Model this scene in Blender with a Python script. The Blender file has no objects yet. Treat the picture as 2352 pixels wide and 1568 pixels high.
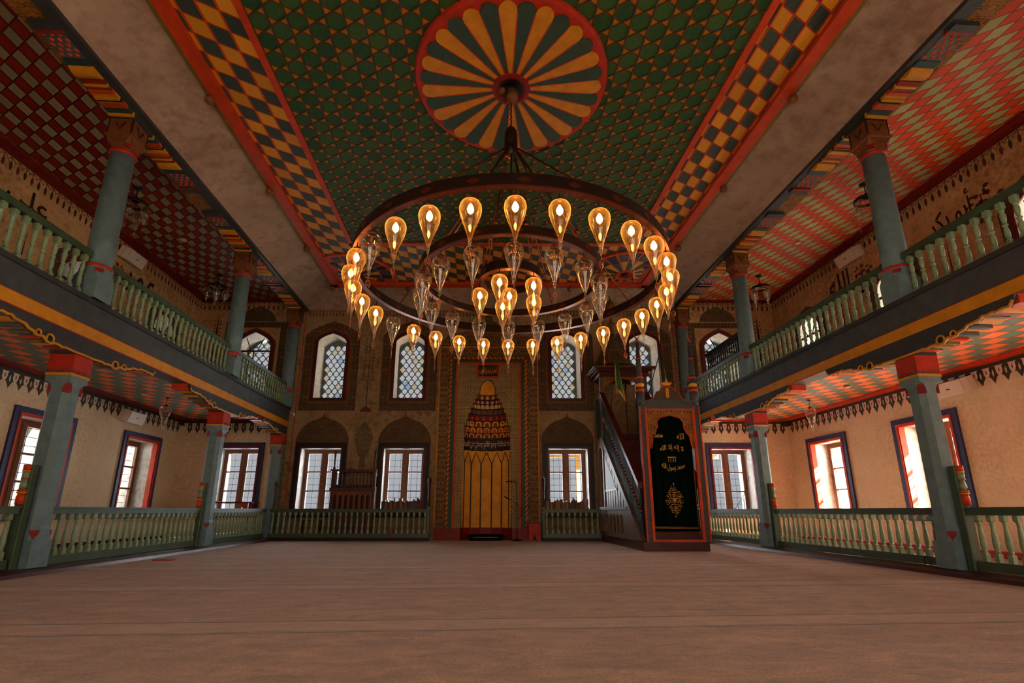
import bpy, bmesh, math, random
from math import pi, sin, cos, tan, radians as R
from mathutils import Vector, Matrix
from mathutils.geometry import tessellate_polygon
random.seed(7)
SC = bpy.context.scene
COL = SC.collection
SK = -0.0659            # the front wall stands a little askew to the colonnades
D = 16.249              # front wall
XL, XR = -6.183, 6.664  # nave faces of the two colonnades
WL, WR = -9.615, 10.071 # side walls
PL, PR = -5.922, 6.501  # lower edge of the plaster cove
POSTS = [2.86, 7.53, 12.20]
ZB, ZG, ZC = 4.137, 7.905, 8.015

WORLD, LR_, LL_, LF_, LU_, LG_, LB_, SUN_, EXPO, BULB = .76, 440, 56, 165, 30, 22, 125, 240.0, 0.0, 42.0
def W(x, y, z=0.0): return Vector((x, y + SK * x, z))

# ------------------------------------------------------------------ materials
def S(c):
    """sRGB 0-255 to linear"""
    return tuple(((v / 255) / 12.92 if v / 255 <= 0.04045 else ((v / 255 + 0.055) / 1.055) ** 2.4) for v in c) + (1.0,)

class NT:
    def __init__(s, name):
        s.m = bpy.data.materials.new(name); s.m.use_nodes = True
        s.t = s.m.node_tree; s.n = s.t.nodes; s.l = s.t.links
        s.b = s.n['Principled BSDF']; s.out = s.n['Material Output']
        s.m['x'] = 1
    def node(s, t, **k):
        n = s.n.new(t)
        for a, v in k.items(): setattr(n, a, v)
        return n
    def put(s, sock, v):
        if isinstance(v, bpy.types.NodeSocket): s.l.new(v, sock)
        else: sock.default_value = v
    def math(s, op, a, b=0.0, c=0.0):
        n = s.node('ShaderNodeMath', operation=op)
        s.put(n.inputs[0], a); s.put(n.inputs[1], b); s.put(n.inputs[2], c)
        return n.outputs[0]
    def mix(s, f, a, b):
        n = s.node('ShaderNodeMix', data_type='RGBA')
        s.put(n.inputs[0], f); s.put(n.inputs[6], a); s.put(n.inputs[7], b)
        return n.outputs[2]
    def uv(s):
        n = s.node('ShaderNodeUVMap'); n.uv_map = 'UVMap'
        x = s.node('ShaderNodeSeparateXYZ'); s.l.new(n.outputs[0], x.inputs[0])
        return x.outputs[0], x.outputs[1]
    def vec(s, x, y, z=0.0):
        n = s.node('ShaderNodeCombineXYZ')
        s.put(n.inputs[0], x); s.put(n.inputs[1], y); s.put(n.inputs[2], z)
        return n.outputs[0]
    def obj(s):
        return s.node('ShaderNodeTexCoord').outputs['Object']
    def noise(s, v, scale, detail=3.0, rough=0.55, dist=0.0):
        n = s.node('ShaderNodeTexNoise'); s.put(n.inputs['Vector'], v)
        n.inputs['Scale'].default_value = scale; n.inputs['Detail'].default_value = detail
        n.inputs['Roughness'].default_value = rough; n.inputs['Distortion'].default_value = dist
        return n.outputs[0]
    def ramp(s, f, a, b, p0=0.3, p1=0.7):
        n = s.node('ShaderNodeMapRange'); s.put(n.inputs[0], f)
        n.inputs[1].default_value = p0; n.inputs[2].default_value = p1
        return s.mix(n.outputs[0], a, b)
    def bump(s, h, st=0.3, d=0.01):
        n = s.node('ShaderNodeBump'); n.inputs['Strength'].default_value = st
        n.inputs['Distance'].default_value = d; s.put(n.inputs['Height'], h)
        s.l.new(n.outputs[0], s.b.inputs['Normal'])
    def fin(s, col, rough=0.6, spec=0.3, metal=0.0):
        s.put(s.b.inputs['Base Color'], col); s.put(s.b.inputs['Roughness'], rough)
        s.b.inputs['Specular IOR Level'].default_value = spec
        s.b.inputs['Metallic'].default_value = metal
        return s.m

MATS = {}
def paint(name, c, var=0.25, sc=7.0, rough=0.55, spec=0.3, metal=0.0, bump=0.15):
    if name in MATS: return MATS[name]
    t = NT(name); o = t.obj(); c = S(c) if max(c) > 1.01 else tuple(c) + (1,)
    a = tuple(v * (1 - var) for v in c[:3]) + (1,); b = tuple(min(1, v * (1 + var)) for v in c[:3]) + (1,)
    f = t.noise(o, sc, 5, 0.6)
    col = t.ramp(f, a, b)
    if bump: t.bump(t.noise(o, sc * 6, 3), bump, 0.004)
    MATS[name] = t.fin(col, rough, spec, metal); return MATS[name]

def plaster(name, c1, c2, c3, sc=1.6):
    t = NT(name); o = t.obj()
    f = t.noise(o, sc, 8, 0.62, 0.4); g = t.noise(o, sc * 5.5, 6, 0.65); h = t.noise(o, sc * .35, 2)
    col = t.ramp(f, S(c1), S(c2), .33, .67)
    col = t.ramp(t.math('MULTIPLY', g, t.math('ADD', h, .5)), col, S(c3), .45, .75)
    t.bump(t.math('ADD', t.math('MULTIPLY', f, .6), t.math('MULTIPLY', g, .4)), .35, .02)
    return t.fin(col, .88, .15)

def lattice(name, ca, cb, cl, su, sv, sh=0.0, sh2=0.0, ou=0.0, ov=0.0, lw=.04, var=.18, bump=.5):
    """two-colour chequer of parallelograms with raised batten lines"""
    t = NT(name); u, v = t.uv()
    uu = t.math('DIVIDE', t.math('SUBTRACT', t.math('SUBTRACT', u, ou), t.math('MULTIPLY', v, sh2)), su)
    vv = t.math('DIVIDE', t.math('ADD', t.math('SUBTRACT', v, ov), t.math('MULTIPLY', u, sh)), sv)
    iu = t.math('FLOOR', uu); iv = t.math('FLOOR', vv)
    par = t.math('ABSOLUTE', t.math('MODULO', t.math('ADD', iu, iv), 2.0))
    fu = t.math('MULTIPLY', t.math('ABSOLUTE', t.math('SUBTRACT', t.math('FRACT', uu), .5)), su)
    fv = t.math('MULTIPLY', t.math('ABSOLUTE', t.math('SUBTRACT', t.math('FRACT', vv), .5)), sv)
    lu = t.math('GREATER_THAN', fu, su / 2 - lw / 2); lv = t.math('GREATER_THAN', fv, sv / 2 - lw / 2)
    line = t.math('MAXIMUM', lu, lv)
    wn = t.node('ShaderNodeTexWhiteNoise', noise_dimensions='2D'); t.l.new(t.vec(iu, iv), wn.inputs['Vector'])
    nz = t.noise(t.obj(), 22, 4)
    va = t.math('ADD', t.math('MULTIPLY', wn.outputs[0], var * 1.4), t.math('MULTIPLY', nz, var))
    br = t.math('SUBTRACT', 1.0 + var, va)
    col = t.mix(par, S(ca), S(cb))
    m = t.node('ShaderNodeMix', data_type='RGBA', blend_type='MULTIPLY'); m.inputs[0].default_value = 1
    t.l.new(col, m.inputs[6]); t.l.new(t.vec(br, br, br), m.inputs[7])
    col = t.mix(line, m.outputs[2], S(cl))
    t.bump(line, bump, .015)
    return t.fin(col, .55, .25)

def kagome(name):
    s = .287; x0, y0 = -2.11 + .1435, 6.155
    t = NT(name); u, v = t.uv()
    x = t.math('DIVIDE', t.math('SUBTRACT', u, x0), s); y = t.math('DIVIDE', t.math('SUBTRACT', v, y0), s)
    p = [x, t.math('ADD', t.math('MULTIPLY', x, -.5), t.math('MULTIPLY', y, .8660254)),
         t.math('SUBTRACT', t.math('MULTIPLY', x, -.5), t.math('MULTIPLY', y, .8660254))]
    r = [t.math('ROUND', a) for a in p]
    tot = t.math('ABSOLUTE', t.math('ADD', t.math('ADD', r[0], r[1]), r[2]))
    d = [t.math('ABSOLUTE', t.math('SUBTRACT', a, b)) for a, b in zip(p, r)]
    mx = t.math('MAXIMUM', t.math('MAXIMUM', d[0], d[1]), d[2])
    line = t.math('GREATER_THAN', mx, .452)
    wn = t.node('ShaderNodeTexWhiteNoise', noise_dimensions='2D'); t.l.new(t.vec(r[0], r[1]), wn.inputs['Vector'])
    nz = t.noise(t.obj(), 16, 4)
    hexc = t.ramp(t.math('ADD', t.math('MULTIPLY', wn.outputs[0], .35), t.math('MULTIPLY', nz, .65)), S((30, 70, 40)), S((56, 92, 44)))
    col = t.mix(t.math('GREATER_THAN', tot, .5), hexc, S((168, 112, 22)))
    l0 = t.math('MAXIMUM', t.math('GREATER_THAN', d[0], .452), t.math('GREATER_THAN', d[2], .452))
    col = t.mix(line, col, S((92, 52, 24))); col = t.mix(l0, col, S((34, 24, 16)))
    t.bump(line, .6, .02)
    return t.fin(col, .6, .2)

def ornament(name, bg, fg, px, pz, scale=9.0, thr=.17, fg2=None, rough=.7, k=5.0, dist=1.6):
    """mirrored scroll-work: contour lines of a noise folded into a repeating ornament"""
    t = NT(name); u, v = t.uv()
    a = t.math('PINGPONG', t.math('ADD', u, 50.0), px); b = t.math('PINGPONG', t.math('ADD', v, 50.0), pz)
    n = t.noise(t.vec(a, b, 3.7), scale, .3, .5, dist)
    f = t.math('ABSOLUTE', t.math('SUBTRACT', t.math('FRACT', t.math('MULTIPLY', n, k)), .5))
    ln = t.math('LESS_THAN', f, thr)
    col = t.mix(ln, S(bg), S(fg))
    if fg2:
        n2 = t.noise(t.vec(a, b, 9.1), scale * .8, 0, .5, 0)
        col = t.mix(t.math('GREATER_THAN', n2, .62), col, S(fg2))
    col = t.ramp(t.noise(t.obj(), 4, 5), col, t.mix(.45, col, (0.01, .008, .006, 1)), .3, .8)
    t.bump(ln, .25, .006)
    return t.fin(col, rough, .2)

def carpet_mat():
    t = NT('carpet'); g = t.node('ShaderNodeNewGeometry').outputs['Position']
    sx = t.node('ShaderNodeSeparateXYZ'); t.l.new(g, sx.inputs[0]); x, y = sx.outputs[0], sx.outputs[1]
    wob = t.math('MULTIPLY', t.math('SUBTRACT', t.noise(t.vec(x, 0.0), 1.2, 3), .5), .05)
    yy = t.math('ADD', t.math('ADD', y, wob), 10 * 2.135 - 4.13)
    f = t.math('MULTIPLY', t.math('FRACT', t.math('DIVIDE', yy, 2.135)), 2.135)
    near = lambda c, w: t.math('LESS_THAN', t.math('ABSOLUTE', t.math('SUBTRACT', f, c)), w)
    band = t.math('MULTIPLY', t.math('GREATER_THAN', f, .02), t.math('LESS_THAN', f, .41))
    seam = t.math('MAXIMUM', t.math('MAXIMUM', near(0.008, .014), near(.41, .011)), near(.05, .006))
    stretch = t.noise(t.vec(t.math('MULTIPLY', x, .5), t.math('MULTIPLY', y, 1.6)), 2.4, 6, .6, .6)
    fine = t.noise(g, 55, 5, .8); mid = t.noise(t.vec(t.math('MULTIPLY', x, .7), t.math('MULTIPLY', y, 1.3)), 5, 7, .7, .8)
    c = t.ramp(stretch, S((146, 96, 62)), S((190, 136, 96)), .3, .7)
    c = t.ramp(mid, t.mix(.25, c, S((214, 160, 116))), t.mix(.45, c, S((90, 54, 32))), .36, .66)
    c = t.ramp(fine, t.mix(.7, c, S((62, 34, 20))), c, .34, .56)
    c = t.mix(t.math('MULTIPLY', band, .25), c, S((190, 152, 122)))
    c = t.mix(seam, c, S((48, 26, 20)))
    h = t.math('SUBTRACT', t.math('ADD', fine, t.math('MULTIPLY', stretch, .6)), t.math('MULTIPLY', seam, 1.5))
    t.bump(h, .6, .012)
    t.b.inputs['Sheen Weight'].default_value = .25
    return t.fin(c, .9, .12)

def glass(name, tint=(1, 1, 1), gl=.12, rough=.02, edge=.5, body=None):
    """thin glass: mostly see-through with a mirror share at glancing angles"""
    t = NT(name); t.n.remove(t.b)
    tr = t.node('ShaderNodeBsdfTransparent'); tr.inputs[0].default_value = tuple(tint) + (1,)
    g = t.node('ShaderNodeBsdfGlossy'); g.inputs['Roughness'].default_value = rough
    fr = t.node('ShaderNodeLayerWeight'); fr.inputs[0].default_value = .5
    f = t.math('ADD', t.math('MULTIPLY', t.math('POWER', fr.outputs['Facing'], 2.2), edge), gl)
    m = t.node('ShaderNodeMixShader'); t.l.new(f, m.inputs[0]); t.l.new(tr.outputs[0], m.inputs[1]); t.l.new(g.outputs[0], m.inputs[2])
    o = m.outputs[0]
    if body:     # faintly scattering coloured body
        tl = t.node('ShaderNodeBsdfTranslucent'); tl.inputs[0].default_value = body[:3] + (1,)
        m2 = t.node('ShaderNodeMixShader'); t.put(m2.inputs[0], t.math('ADD', t.math('MULTIPLY', t.math('POWER', fr.outputs['Facing'], 3.0), .55), body[3])); t.l.new(o, m2.inputs[1]); t.l.new(tl.outputs[0], m2.inputs[2]); o = m2.outputs[0]
    t.l.new(o, t.out.inputs[0]); return t.m

def emis(name, c, st):
    t = NT(name); t.n.remove(t.b); e = t.node('ShaderNodeEmission'); e.inputs[0].default_value = tuple(c) + (1,)
    e.inputs[1].default_value = st; t.l.new(e.outputs[0], t.out.inputs[0]); return t.m

M = dict(
 carpet=carpet_mat(), kag=kagome('ceiling_star_lattice'),
 nave=plaster('nave_wall_plaster', (158, 134, 98), (134, 110, 78), (104, 80, 54), 1.3),
 aisle=plaster('aisle_wall_plaster', (222, 200, 168), (210, 186, 152), (194, 166, 132), 2.2),
 gal=plaster('gallery_wall_plaster', (206, 164, 116), (176, 132, 88), (140, 98, 62), 1.8),
 cove=plaster('cove_plaster', (176, 152, 134), (158, 132, 114), (134, 108, 92), .7),
 reveal=plaster('reveal_plaster', (214, 212, 204), (190, 186, 176), (160, 152, 140), 1.5),
 brd=lattice('border_chequer', (206, 142, 30), (52, 66, 58), (150, 44, 20), .287, .345, sh=-.577, ou=-4.5, ov=8.43, lw=.03),
 brd2=lattice('border_chequer_two', (206, 142, 30), (52, 66, 58), (150, 44, 20), .265, .335, sh=-.577, ou=4.313, ov=3.22, lw=.03),
 brf=lattice('front_border_chequer', (206, 142, 30), (52, 66, 58), (150, 44, 20), .27, .335, sh=-.5, ou=2.49, ov=11.34, lw=.03),
 gtl=lattice('gallery_ceiling_tiles', (142, 24, 14), (146, 138, 104), (84, 14, 10), .2125, .276, sh=.56, ou=-6.70, ov=1.975, lw=.026),
 gtr=lattice('gallery_ceiling_tiles_right', (212, 64, 10), (172, 162, 104), (134, 30, 12), .2045, .272, sh=.66, ou=7.45, ov=12.12, lw=.024),
 ltr=lattice('aisle_ceiling_tiles', (228, 122, 62), (88, 122, 104), (150, 34, 14), .275, .335, sh=.12, sh2=.1, ou=7.68, ov=9.50, lw=.028),
 gold=ornament('gold_scroll', (158, 104, 38), (74, 36, 16), .16, .2, 15, .13, k=3.5),
 arab=ornament('wall_scroll_band', (70, 62, 42), (126, 104, 68), .115, .23, 15, .16, (104, 46, 26), k=3.2),
 arab2=ornament('carved_scroll_panel', (84, 62, 36), (172, 132, 76), .165, .34, 13, .17, (128, 74, 34), k=3.2),
 arab3=ornament('niche_field_tracery', (92, 80, 48), (206, 172, 112), .085, .12, 21, .20, k=3.0),
 lun=ornament('lunette_scroll', (72, 66, 46), (126, 96, 60), .415, .8, 15, .13, (108, 58, 34), k=3.6),
 greyp=paint('slate_grey_paint', (62, 66, 68), .25, 5), dgrey=paint('dark_slate_paint', (50, 50, 50), .3, 4),
 post=paint('blue_grey_paint', (98, 122, 128), .2, 6), black=paint('soot_black', (20, 19, 18), .3),
 yel=paint('ochre_paint', (194, 128, 14), .18, 5), red=paint('vermilion_paint', (166, 38, 14), .25, 6),
 dred=paint('crimson_paint', (120, 18, 16), .3), oran=paint('orange_red_paint', (184, 56, 12), .2, 5),
 maroon=paint('maroon_gloss', (60, 20, 16), .3, 5, .28, .5), green=paint('dark_green_paint', (52, 70, 48), .25, 6),
 balu=paint('sage_green_paint', (118, 140, 108), .2, 9, .4, .4), rail=paint('rail_green_paint', (58, 76, 56), .22, 6, .42, .4),
 olive=paint('olive_paint', (110, 96, 30), .2), navy=paint('navy_blue_paint', (46, 50, 88), .2, 6, .45, .3),
 navy_shade=paint('navy_paint_shaded', (22, 20, 26), .2, 6, .5, .3),  # darker copy of the navy, shade of the nave front put into the colour
 wood=paint('brown_window_wood', (116, 74, 50), .25, 8, .5), oldwood=paint('aged_carved_wood', (98, 76, 54), .4, 9, .5, .3),
 dwood=paint('dark_red_wood', (72, 20, 12), .3, 8, .45), mgold=paint('embroidery_gold', (190, 140, 60), .3, 30, .45, .5, .3),
 velvet=paint('green_velvet', (3, 17, 11), .4, 3, .95, .05), iron=paint('black_iron', (24, 20, 18), .2, 8, .4, .5, .6),
 lead=paint('window_lattice_plaster', (92, 104, 108), .2, 9, .8), copper=paint('aged_copper', (120, 60, 36), .25, 12, .32, .5, .85),
 bronze=paint('dark_bronze_ring', (34, 16, 10), .3, 5, .42, .4, .4), filig=paint('filigree_brass', (196, 120, 70), .2, 20, .3, .5, .8),
 grey=paint('tiers_grey', (78, 84, 80), .2), white=paint('white_plastic', (206, 190, 170), .06, 3, .5, .3, 0, 0),
 teal=paint('teal_panel', (34, 58, 54), .3), goldp=paint('niche_gold', (230, 160, 56), .2, 3, .7),
 rose=paint('plum_paint', (96, 34, 30), .3), cream=paint('cream_paint', (206, 180, 140), .15, 10),
 ink=paint('calligraphy_ink', (44, 24, 16), .2), brownp=paint('painted_capital_brown', (110, 62, 30), .35, 9),
 frz=paint('frieze_dark', (58, 50, 38), .25, 10), frw=paint('frieze_cup', (214, 200, 182), .12, 12),
 darkgl=paint('dark_iron_grille', (60, 64, 66), .1, 8, .6), sand=paint('outside_stone', (120, 118, 110), .1),
 yelout=paint('outside_yellow', (168, 130, 62), .1), leaf=paint('leaf_green', (70, 92, 50), .3),
 clear=glass('window_glass', (.97, .98, 1.0), .002, .02, .15), blue=glass('blue_glass', (.55, .72, .95), .002, .02, .15),
 amber=glass('amber_glass', (.95, .78, .52), .002, .02, .15), lglass=glass('lamp_glass', (.96, .92, .86), .07, .04, .85, (.9, .7, .5, .015)),
 aglass=glass('lit_lamp_glass', (.98, .84, .58), .05, .06, .6, (1.0, .62, .2, .05)),
 bulb=emis('lit_bulb', (1.0, .52, .17), BULB), deadbulb=paint('unlit_bulb', (150, 80, 46), .1, 9, .2, .5),
)
M['spine1'] = paint('book_spine_brown', (96, 60, 34), .2); M['spine2'] = paint('book_spine_tan', (140, 100, 60), .2)
M['spine3'] = paint('book_spine_green', (44, 54, 38), .2); M['spine4'] = paint('book_spine_red', (92, 30, 24), .2)
M['vase'] = ornament('vase_motif_scroll', (138, 114, 80), (66, 50, 34), .14, .5, 24, .22, k=3.6); M['batten'] = paint('batten_brown', (72, 52, 26), .2); M['crestp'] = paint('crest_brown', (70, 56, 42), .3); M['green2'] = paint('petal_green', (44, 66, 54), .2); M['bronze2'] = paint('rosette_bronze', (96, 44, 24), .3, 20, .35, .5, .7); M['paper'] = paint('book_paper', (180, 160, 130), .1); M['greencloth'] = paint('green_cloth', (20, 96, 50), .2)

# ------------------------------------------------------------------ mesh builder
class MB:
    def __init__(s): s.v = []; s.f = []; s.mi = []; s.sm = []
    def add(s, vs, fs, mi=0, smooth=False):
        b = len(s.v); s.v += [Vector(v) for v in vs]
        for f in fs: s.f.append([b + i for i in f]); s.mi.append(mi); s.sm.append(smooth)
        return s
    def box(s, x0, x1, y0, y1, z0, z1, mi=0, bev=0.0):
        if bev > 0:
            b = min(bev, (x1 - x0) / 2.1, (y1 - y0) / 2.1)
            pts = [(x0 + b, y0), (x1 - b, y0), (x1, y0 + b), (x1, y1 - b), (x1 - b, y1), (x0 + b, y1), (x0, y1 - b), (x0, y0 + b)]
            return s.prism(pts, 2, z0, z1, mi)
        v = [(x, y, z) for z in (z0, z1) for y in (y0, y1) for x in (x0, x1)]
        return s.add(v, [(0, 2, 3, 1), (4, 5, 7, 6), (0, 1, 5, 4), (2, 6, 7, 3), (0, 4, 6, 2), (1, 3, 7, 5)], mi)
    def prism(s, poly, ax, a, b, mi=0, side=None, caps=True):
        """2-D outline extruded along ax: poly is (y,z) for 0, (x,z) for 1, (x,y) for 2; side: list of material per edge"""
        def P(p, t):
            return (t, p[0], p[1]) if ax == 0 else ((p[0], t, p[1]) if ax == 1 else (p[0], p[1], t))
        n = len(poly); base = len(s.v)
        s.v += [Vector(P(p, a)) for p in poly] + [Vector(P(p, b)) for p in poly]
        for i in range(n):
            j = (i + 1) % n
            s.f.append([base + i, base + j, base + n + j, base + n + i]); s.mi.append(side[i] if side else mi); s.sm.append(False)
        if caps:
            for tri in tessellate_polygon([[Vector((p[0], p[1], 0)) for p in poly]]):
                s.f.append([base + k for k in tri]); s.mi.append(mi); s.sm.append(False)
                s.f.append([base + n + k for k in reversed(tri)]); s.mi.append(mi); s.sm.append(False)
        return s
    def sheet(s, loops, ax, t, mi=0):
        """flat polygon with holes at coordinate t of axis ax"""
        def P(p): return (t, p[0], p[1]) if ax == 0 else ((p[0], t, p[1]) if ax == 1 else (p[0], p[1], t))
        base = len(s.v); flat = [p for l in loops for p in l]
        s.v += [Vector(P(p)) for p in flat]
        for tri in tessellate_polygon([[Vector((p[0], p[1], 0)) for p in l] for l in loops]):
            s.f.append([base + k for k in tri]); s.mi.append(mi); s.sm.append(False)
        return s
    def band(s, loop, ax, a, b, mi=0, loop2=None):
        def P(p, t): return (t, p[0], p[1]) if ax == 0 else ((p[0], t, p[1]) if ax == 1 else (p[0], p[1], t))
        n = len(loop); base = len(s.v); l2 = loop2 or loop
        s.v += [Vector(P(p, a)) for p in loop] + [Vector(P(p, b)) for p in l2]
        for i in range(n):
            j = (i + 1) % n; s.f.append([base + i, base + j, base + n + j, base + n + i]); s.mi.append(mi); s.sm.append(False)
        return s
    def slab(s, loops, ax, a, b, mi=0):
        s.sheet(loops, ax, a, mi); s.sheet(loops, ax, b, mi)
        for l in loops: s.band(l, ax, a, b, mi)
        return s
    def lathe(s, prof, c=(0, 0, 0), seg=12, mi=0, smooth=True, sq=False, cap=True):
        base = len(s.v); n = len(prof)
        for r, z in prof:
            for k in range(seg):
                a = 2 * pi * (k + (.5 if sq else 0)) / seg
                s.v.append(Vector((c[0] + r * cos(a), c[1] + r * sin(a), c[2] + z)))
        for i in range(n - 1):
            for k in range(seg):
                j = (k + 1) % seg
                s.f.append([base + i * seg + k, base + i * seg + j, base + (i + 1) * seg + j, base + (i + 1) * seg + k])
                s.mi.append(mi); s.sm.append(smooth)
        for i, rev in ((0, True), (n - 1, False)):
            if cap and prof[i][0] > 1e-4:
                f = [base + i * seg + k for k in range(seg)]
                s.f.append(f[::-1] if rev else f); s.mi.append(mi); s.sm.append(False)
        return s
    def tube(s, pts, r, seg=6, mi=0, closed=False, rs=None):
        pts = [Vector(p) for p in pts]; n = len(pts); base = len(s.v)
        for i, p in enumerate(pts):
            if closed: t = pts[(i + 1) % n] - pts[i - 1]
            else: t = pts[min(i + 1, n - 1)] - pts[max(i - 1, 0)]
            t = t.normalized() if t.length > 1e-9 else Vector((0, 0, 1))
            a = t.cross(Vector((0, 0, 1)) if abs(t.z) < .9 else Vector((1, 0, 0))).normalized(); b = t.cross(a)
            rr = rs[i] if rs else r
            for k in range(seg):
                s.v.append(p + a * rr * cos(2 * pi * k / seg) + b * rr * sin(2 * pi * k / seg))
        for i in range(n if closed else n - 1):
            for k in range(seg):
                j = (k + 1) % seg; i2 = (i + 1) % n
                s.f.append([base + i * seg + k, base + i * seg + j, base + i2 * seg + j, base + i2 * seg + k]); s.mi.append(mi); s.sm.append(True)
        if not closed:
            s.f.append([base + k for k in range(seg)][::-1]); s.f.append([base + (n - 1) * seg + k for k in range(seg)])
            s.mi += [mi, mi]; s.sm += [False, False]
        return s
    def ball(s, c, r, mi=0, seg=10, rings=6, sz=1.0):
        return s.lathe([(max(r * sin(pi * i / rings), 1e-5), -r * cos(pi * i / rings) * sz) for i in range(rings + 1)], c, seg, mi)
    def xf(s, m):
        s.v = [m @ v for v in s.v]; return s
    def build(s, name, mats, parent=None, loc=None, world=False, uvoff=True, bevel=0.0, fix=True):
        """world=True: coordinates are hall coordinates and are carried onto the slightly askew plan"""
        if not isinstance(mats, (list, tuple)): mats = [mats]
        me = bpy.data.meshes.new(name)
        src = [v.copy() for v in s.v]
        org = Vector((0, 0, 0))
        if world:
            if parent is not None: org = parent.matrix_basis.translation.copy() if parent.parent is None else (parent.parent.matrix_basis.translation + parent.matrix_basis.translation)
            elif loc is None:
                c = sum(src, Vector()) / max(1, len(src)); zmin = min(v.z for v in src); loc = W(c.x, c.y, zmin)
                org = loc
            else: org = Vector(loc)
            vs = [W(v.x, v.y, v.z) - org for v in src]
        else: vs = src
        me.from_pydata([tuple(v) for v in vs], [], s.f)
        for i, p in enumerate(me.polygons): p.material_index = s.mi[i]; p.use_smooth = s.sm[i]
        for m in mats: me.materials.append(m if not isinstance(m, str) else M[m])
        if fix:
            bm = bmesh.new(); bm.from_mesh(me); bmesh.ops.recalc_face_normals(bm, faces=bm.faces); bm.to_mesh(me); bm.free()
        uvl = me.uv_layers.new(name='UVMap')
        for p in me.polygons:
            nx, ny, nz = abs(p.normal.x), abs(p.normal.y), abs(p.normal.z)
            for li in p.loop_indices:
                v = src[me.loops[li].vertex_index]
                uvl.data[li].uv = (v.x, v.y) if nz >= nx and nz >= ny else ((v.x, v.z) if ny >= nx else (v.y, v.z))
        o = bpy.data.objects.new(name, me); COL.objects.link(o)
        if parent is not None: o.parent = parent
        if loc is not None: o.location = loc
        elif world and parent is None: o.location = org
        if bevel:
            b = o.modifiers.new('edge', 'BEVEL'); b.width = bevel; b.segments = 2; b.limit_method = 'ANGLE'
        return o

def thing(name, label, cat, loc=(0, 0, 0), rz=0.0, group=None):
    o = bpy.data.objects.new(name, None); o.empty_display_size = .1; COL.objects.link(o)
    o.location = loc; o.rotation_euler = (0, 0, rz); o['label'] = label; o['category'] = cat
    if group: o['group'] = group
    return o
def tag(o, label, cat, group=None):
    o['label'] = label; o['category'] = cat
    if group: o['group'] = group
    return o
def struct(o, label=None):
    o['kind'] = 'structure'
    if label: o['label'] = label
    return o
def dup(root, loc, rz=None, label=None, group=None):
    def cp(o, par):
        c = o.copy(); COL.objects.link(c); c.parent = par
        for ch in kids.get(o, []): cp(ch, c)
        return c
    kids = {}
    for o in list(bpy.data.objects):
        if o.parent is not None: kids.setdefault(o.parent, []).append(o)
    r = cp(root, None); r.location = loc
    if rz is not None: r.rotation_euler = (0, 0, rz)
    if label: r['label'] = label
    if group: r['group'] = group
    return r
def arc(cx, cz, r, a0, a1, n): return [(cx + r * cos(a0 + (a1 - a0) * i / n), cz + r * sin(a0 + (a1 - a0) * i / n)) for i in range(n + 1)]
def ogee(x0, x1, z0, zs, zt, n=6):
    """pointed (four-centred) arch opening, from the lower left, clockwise up and over"""
    xc = (x0 + x1) / 2; w = (x1 - x0) / 2; L = []
    for i in range(n + 1):
        a = i / n; t = sin(a * pi / 2); L.append((x0 + w * (1 - cos(a * pi * .5)) * (1.0), zs + (zt - zs) * (t * .62 + a * a * .38)))
    Rr = [(2 * xc - x, z) for x, z in L[:-1]][::-1]
    return [(x0, z0)] + L + Rr + [(x1, z0)]
def rect(x0, x1, z0, z1): return [(x0, z0), (x0, z1), (x1, z1), (x1, z0)]

# ------------------------------------------------------------------ Arabic letters
AF = {'ا':'FE8D FE8E','أ':'FE83 FE84','إ':'FE87 FE88','ب':'FE8F FE90 FE91 FE92','ت':'FE95 FE96 FE97 FE98','ة':'FE93 FE94','ح':'FEA1 FEA2 FEA3 FEA4','د':'FEA9 FEAA','خ':'FEA5 FEA6 FEA7 FEA8','ر':'FEAD FEAE','ز':'FEAF FEB0','س':'FEB1 FEB2 FEB3 FEB4','ص':'FEB9 FEBA FEBB FEBC','ع':'FEC9 FECA FECB FECC','ف':'FED1 FED2 FED3 FED4','ق':'FED5 FED6 FED7 FED8','ك':'FED9 FEDA FEDB FEDC','ل':'FEDD FEDE FEDF FEE0','م':'FEE1 FEE2 FEE3 FEE4','ن':'FEE5 FEE6 FEE7 FEE8','ه':'FEE9 FEEA FEEB FEEC','و':'FEED FEEE','ي':'FEF1 FEF2 FEF3 FEF4','ى':'FEEF FEF0','ئ':'FE89 FE8A FE8B FE8C'}
def ar(s):
    o = []; n = len(s); i = 0
    J = lambda c: c in AF and len(AF[c].split()) == 4
    while i < n:
        c = s[i]
        if c not in AF: o.append(c); i += 1; continue
        prev = i > 0 and J(s[i - 1])
        if c == 'ل' and i + 1 < n and s[i + 1] == 'ا': o.append(chr(0xFEFC if prev else 0xFEFB)); i += 2; continue
        nxt = i + 1 < n and s[i + 1] in AF and J(c)
        f = AF[c].split(); o.append(chr(int(f[(3 if nxt else 1) if prev else (2 if nxt else 0)], 16))); i += 1
    return ''.join(reversed(o))
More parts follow.
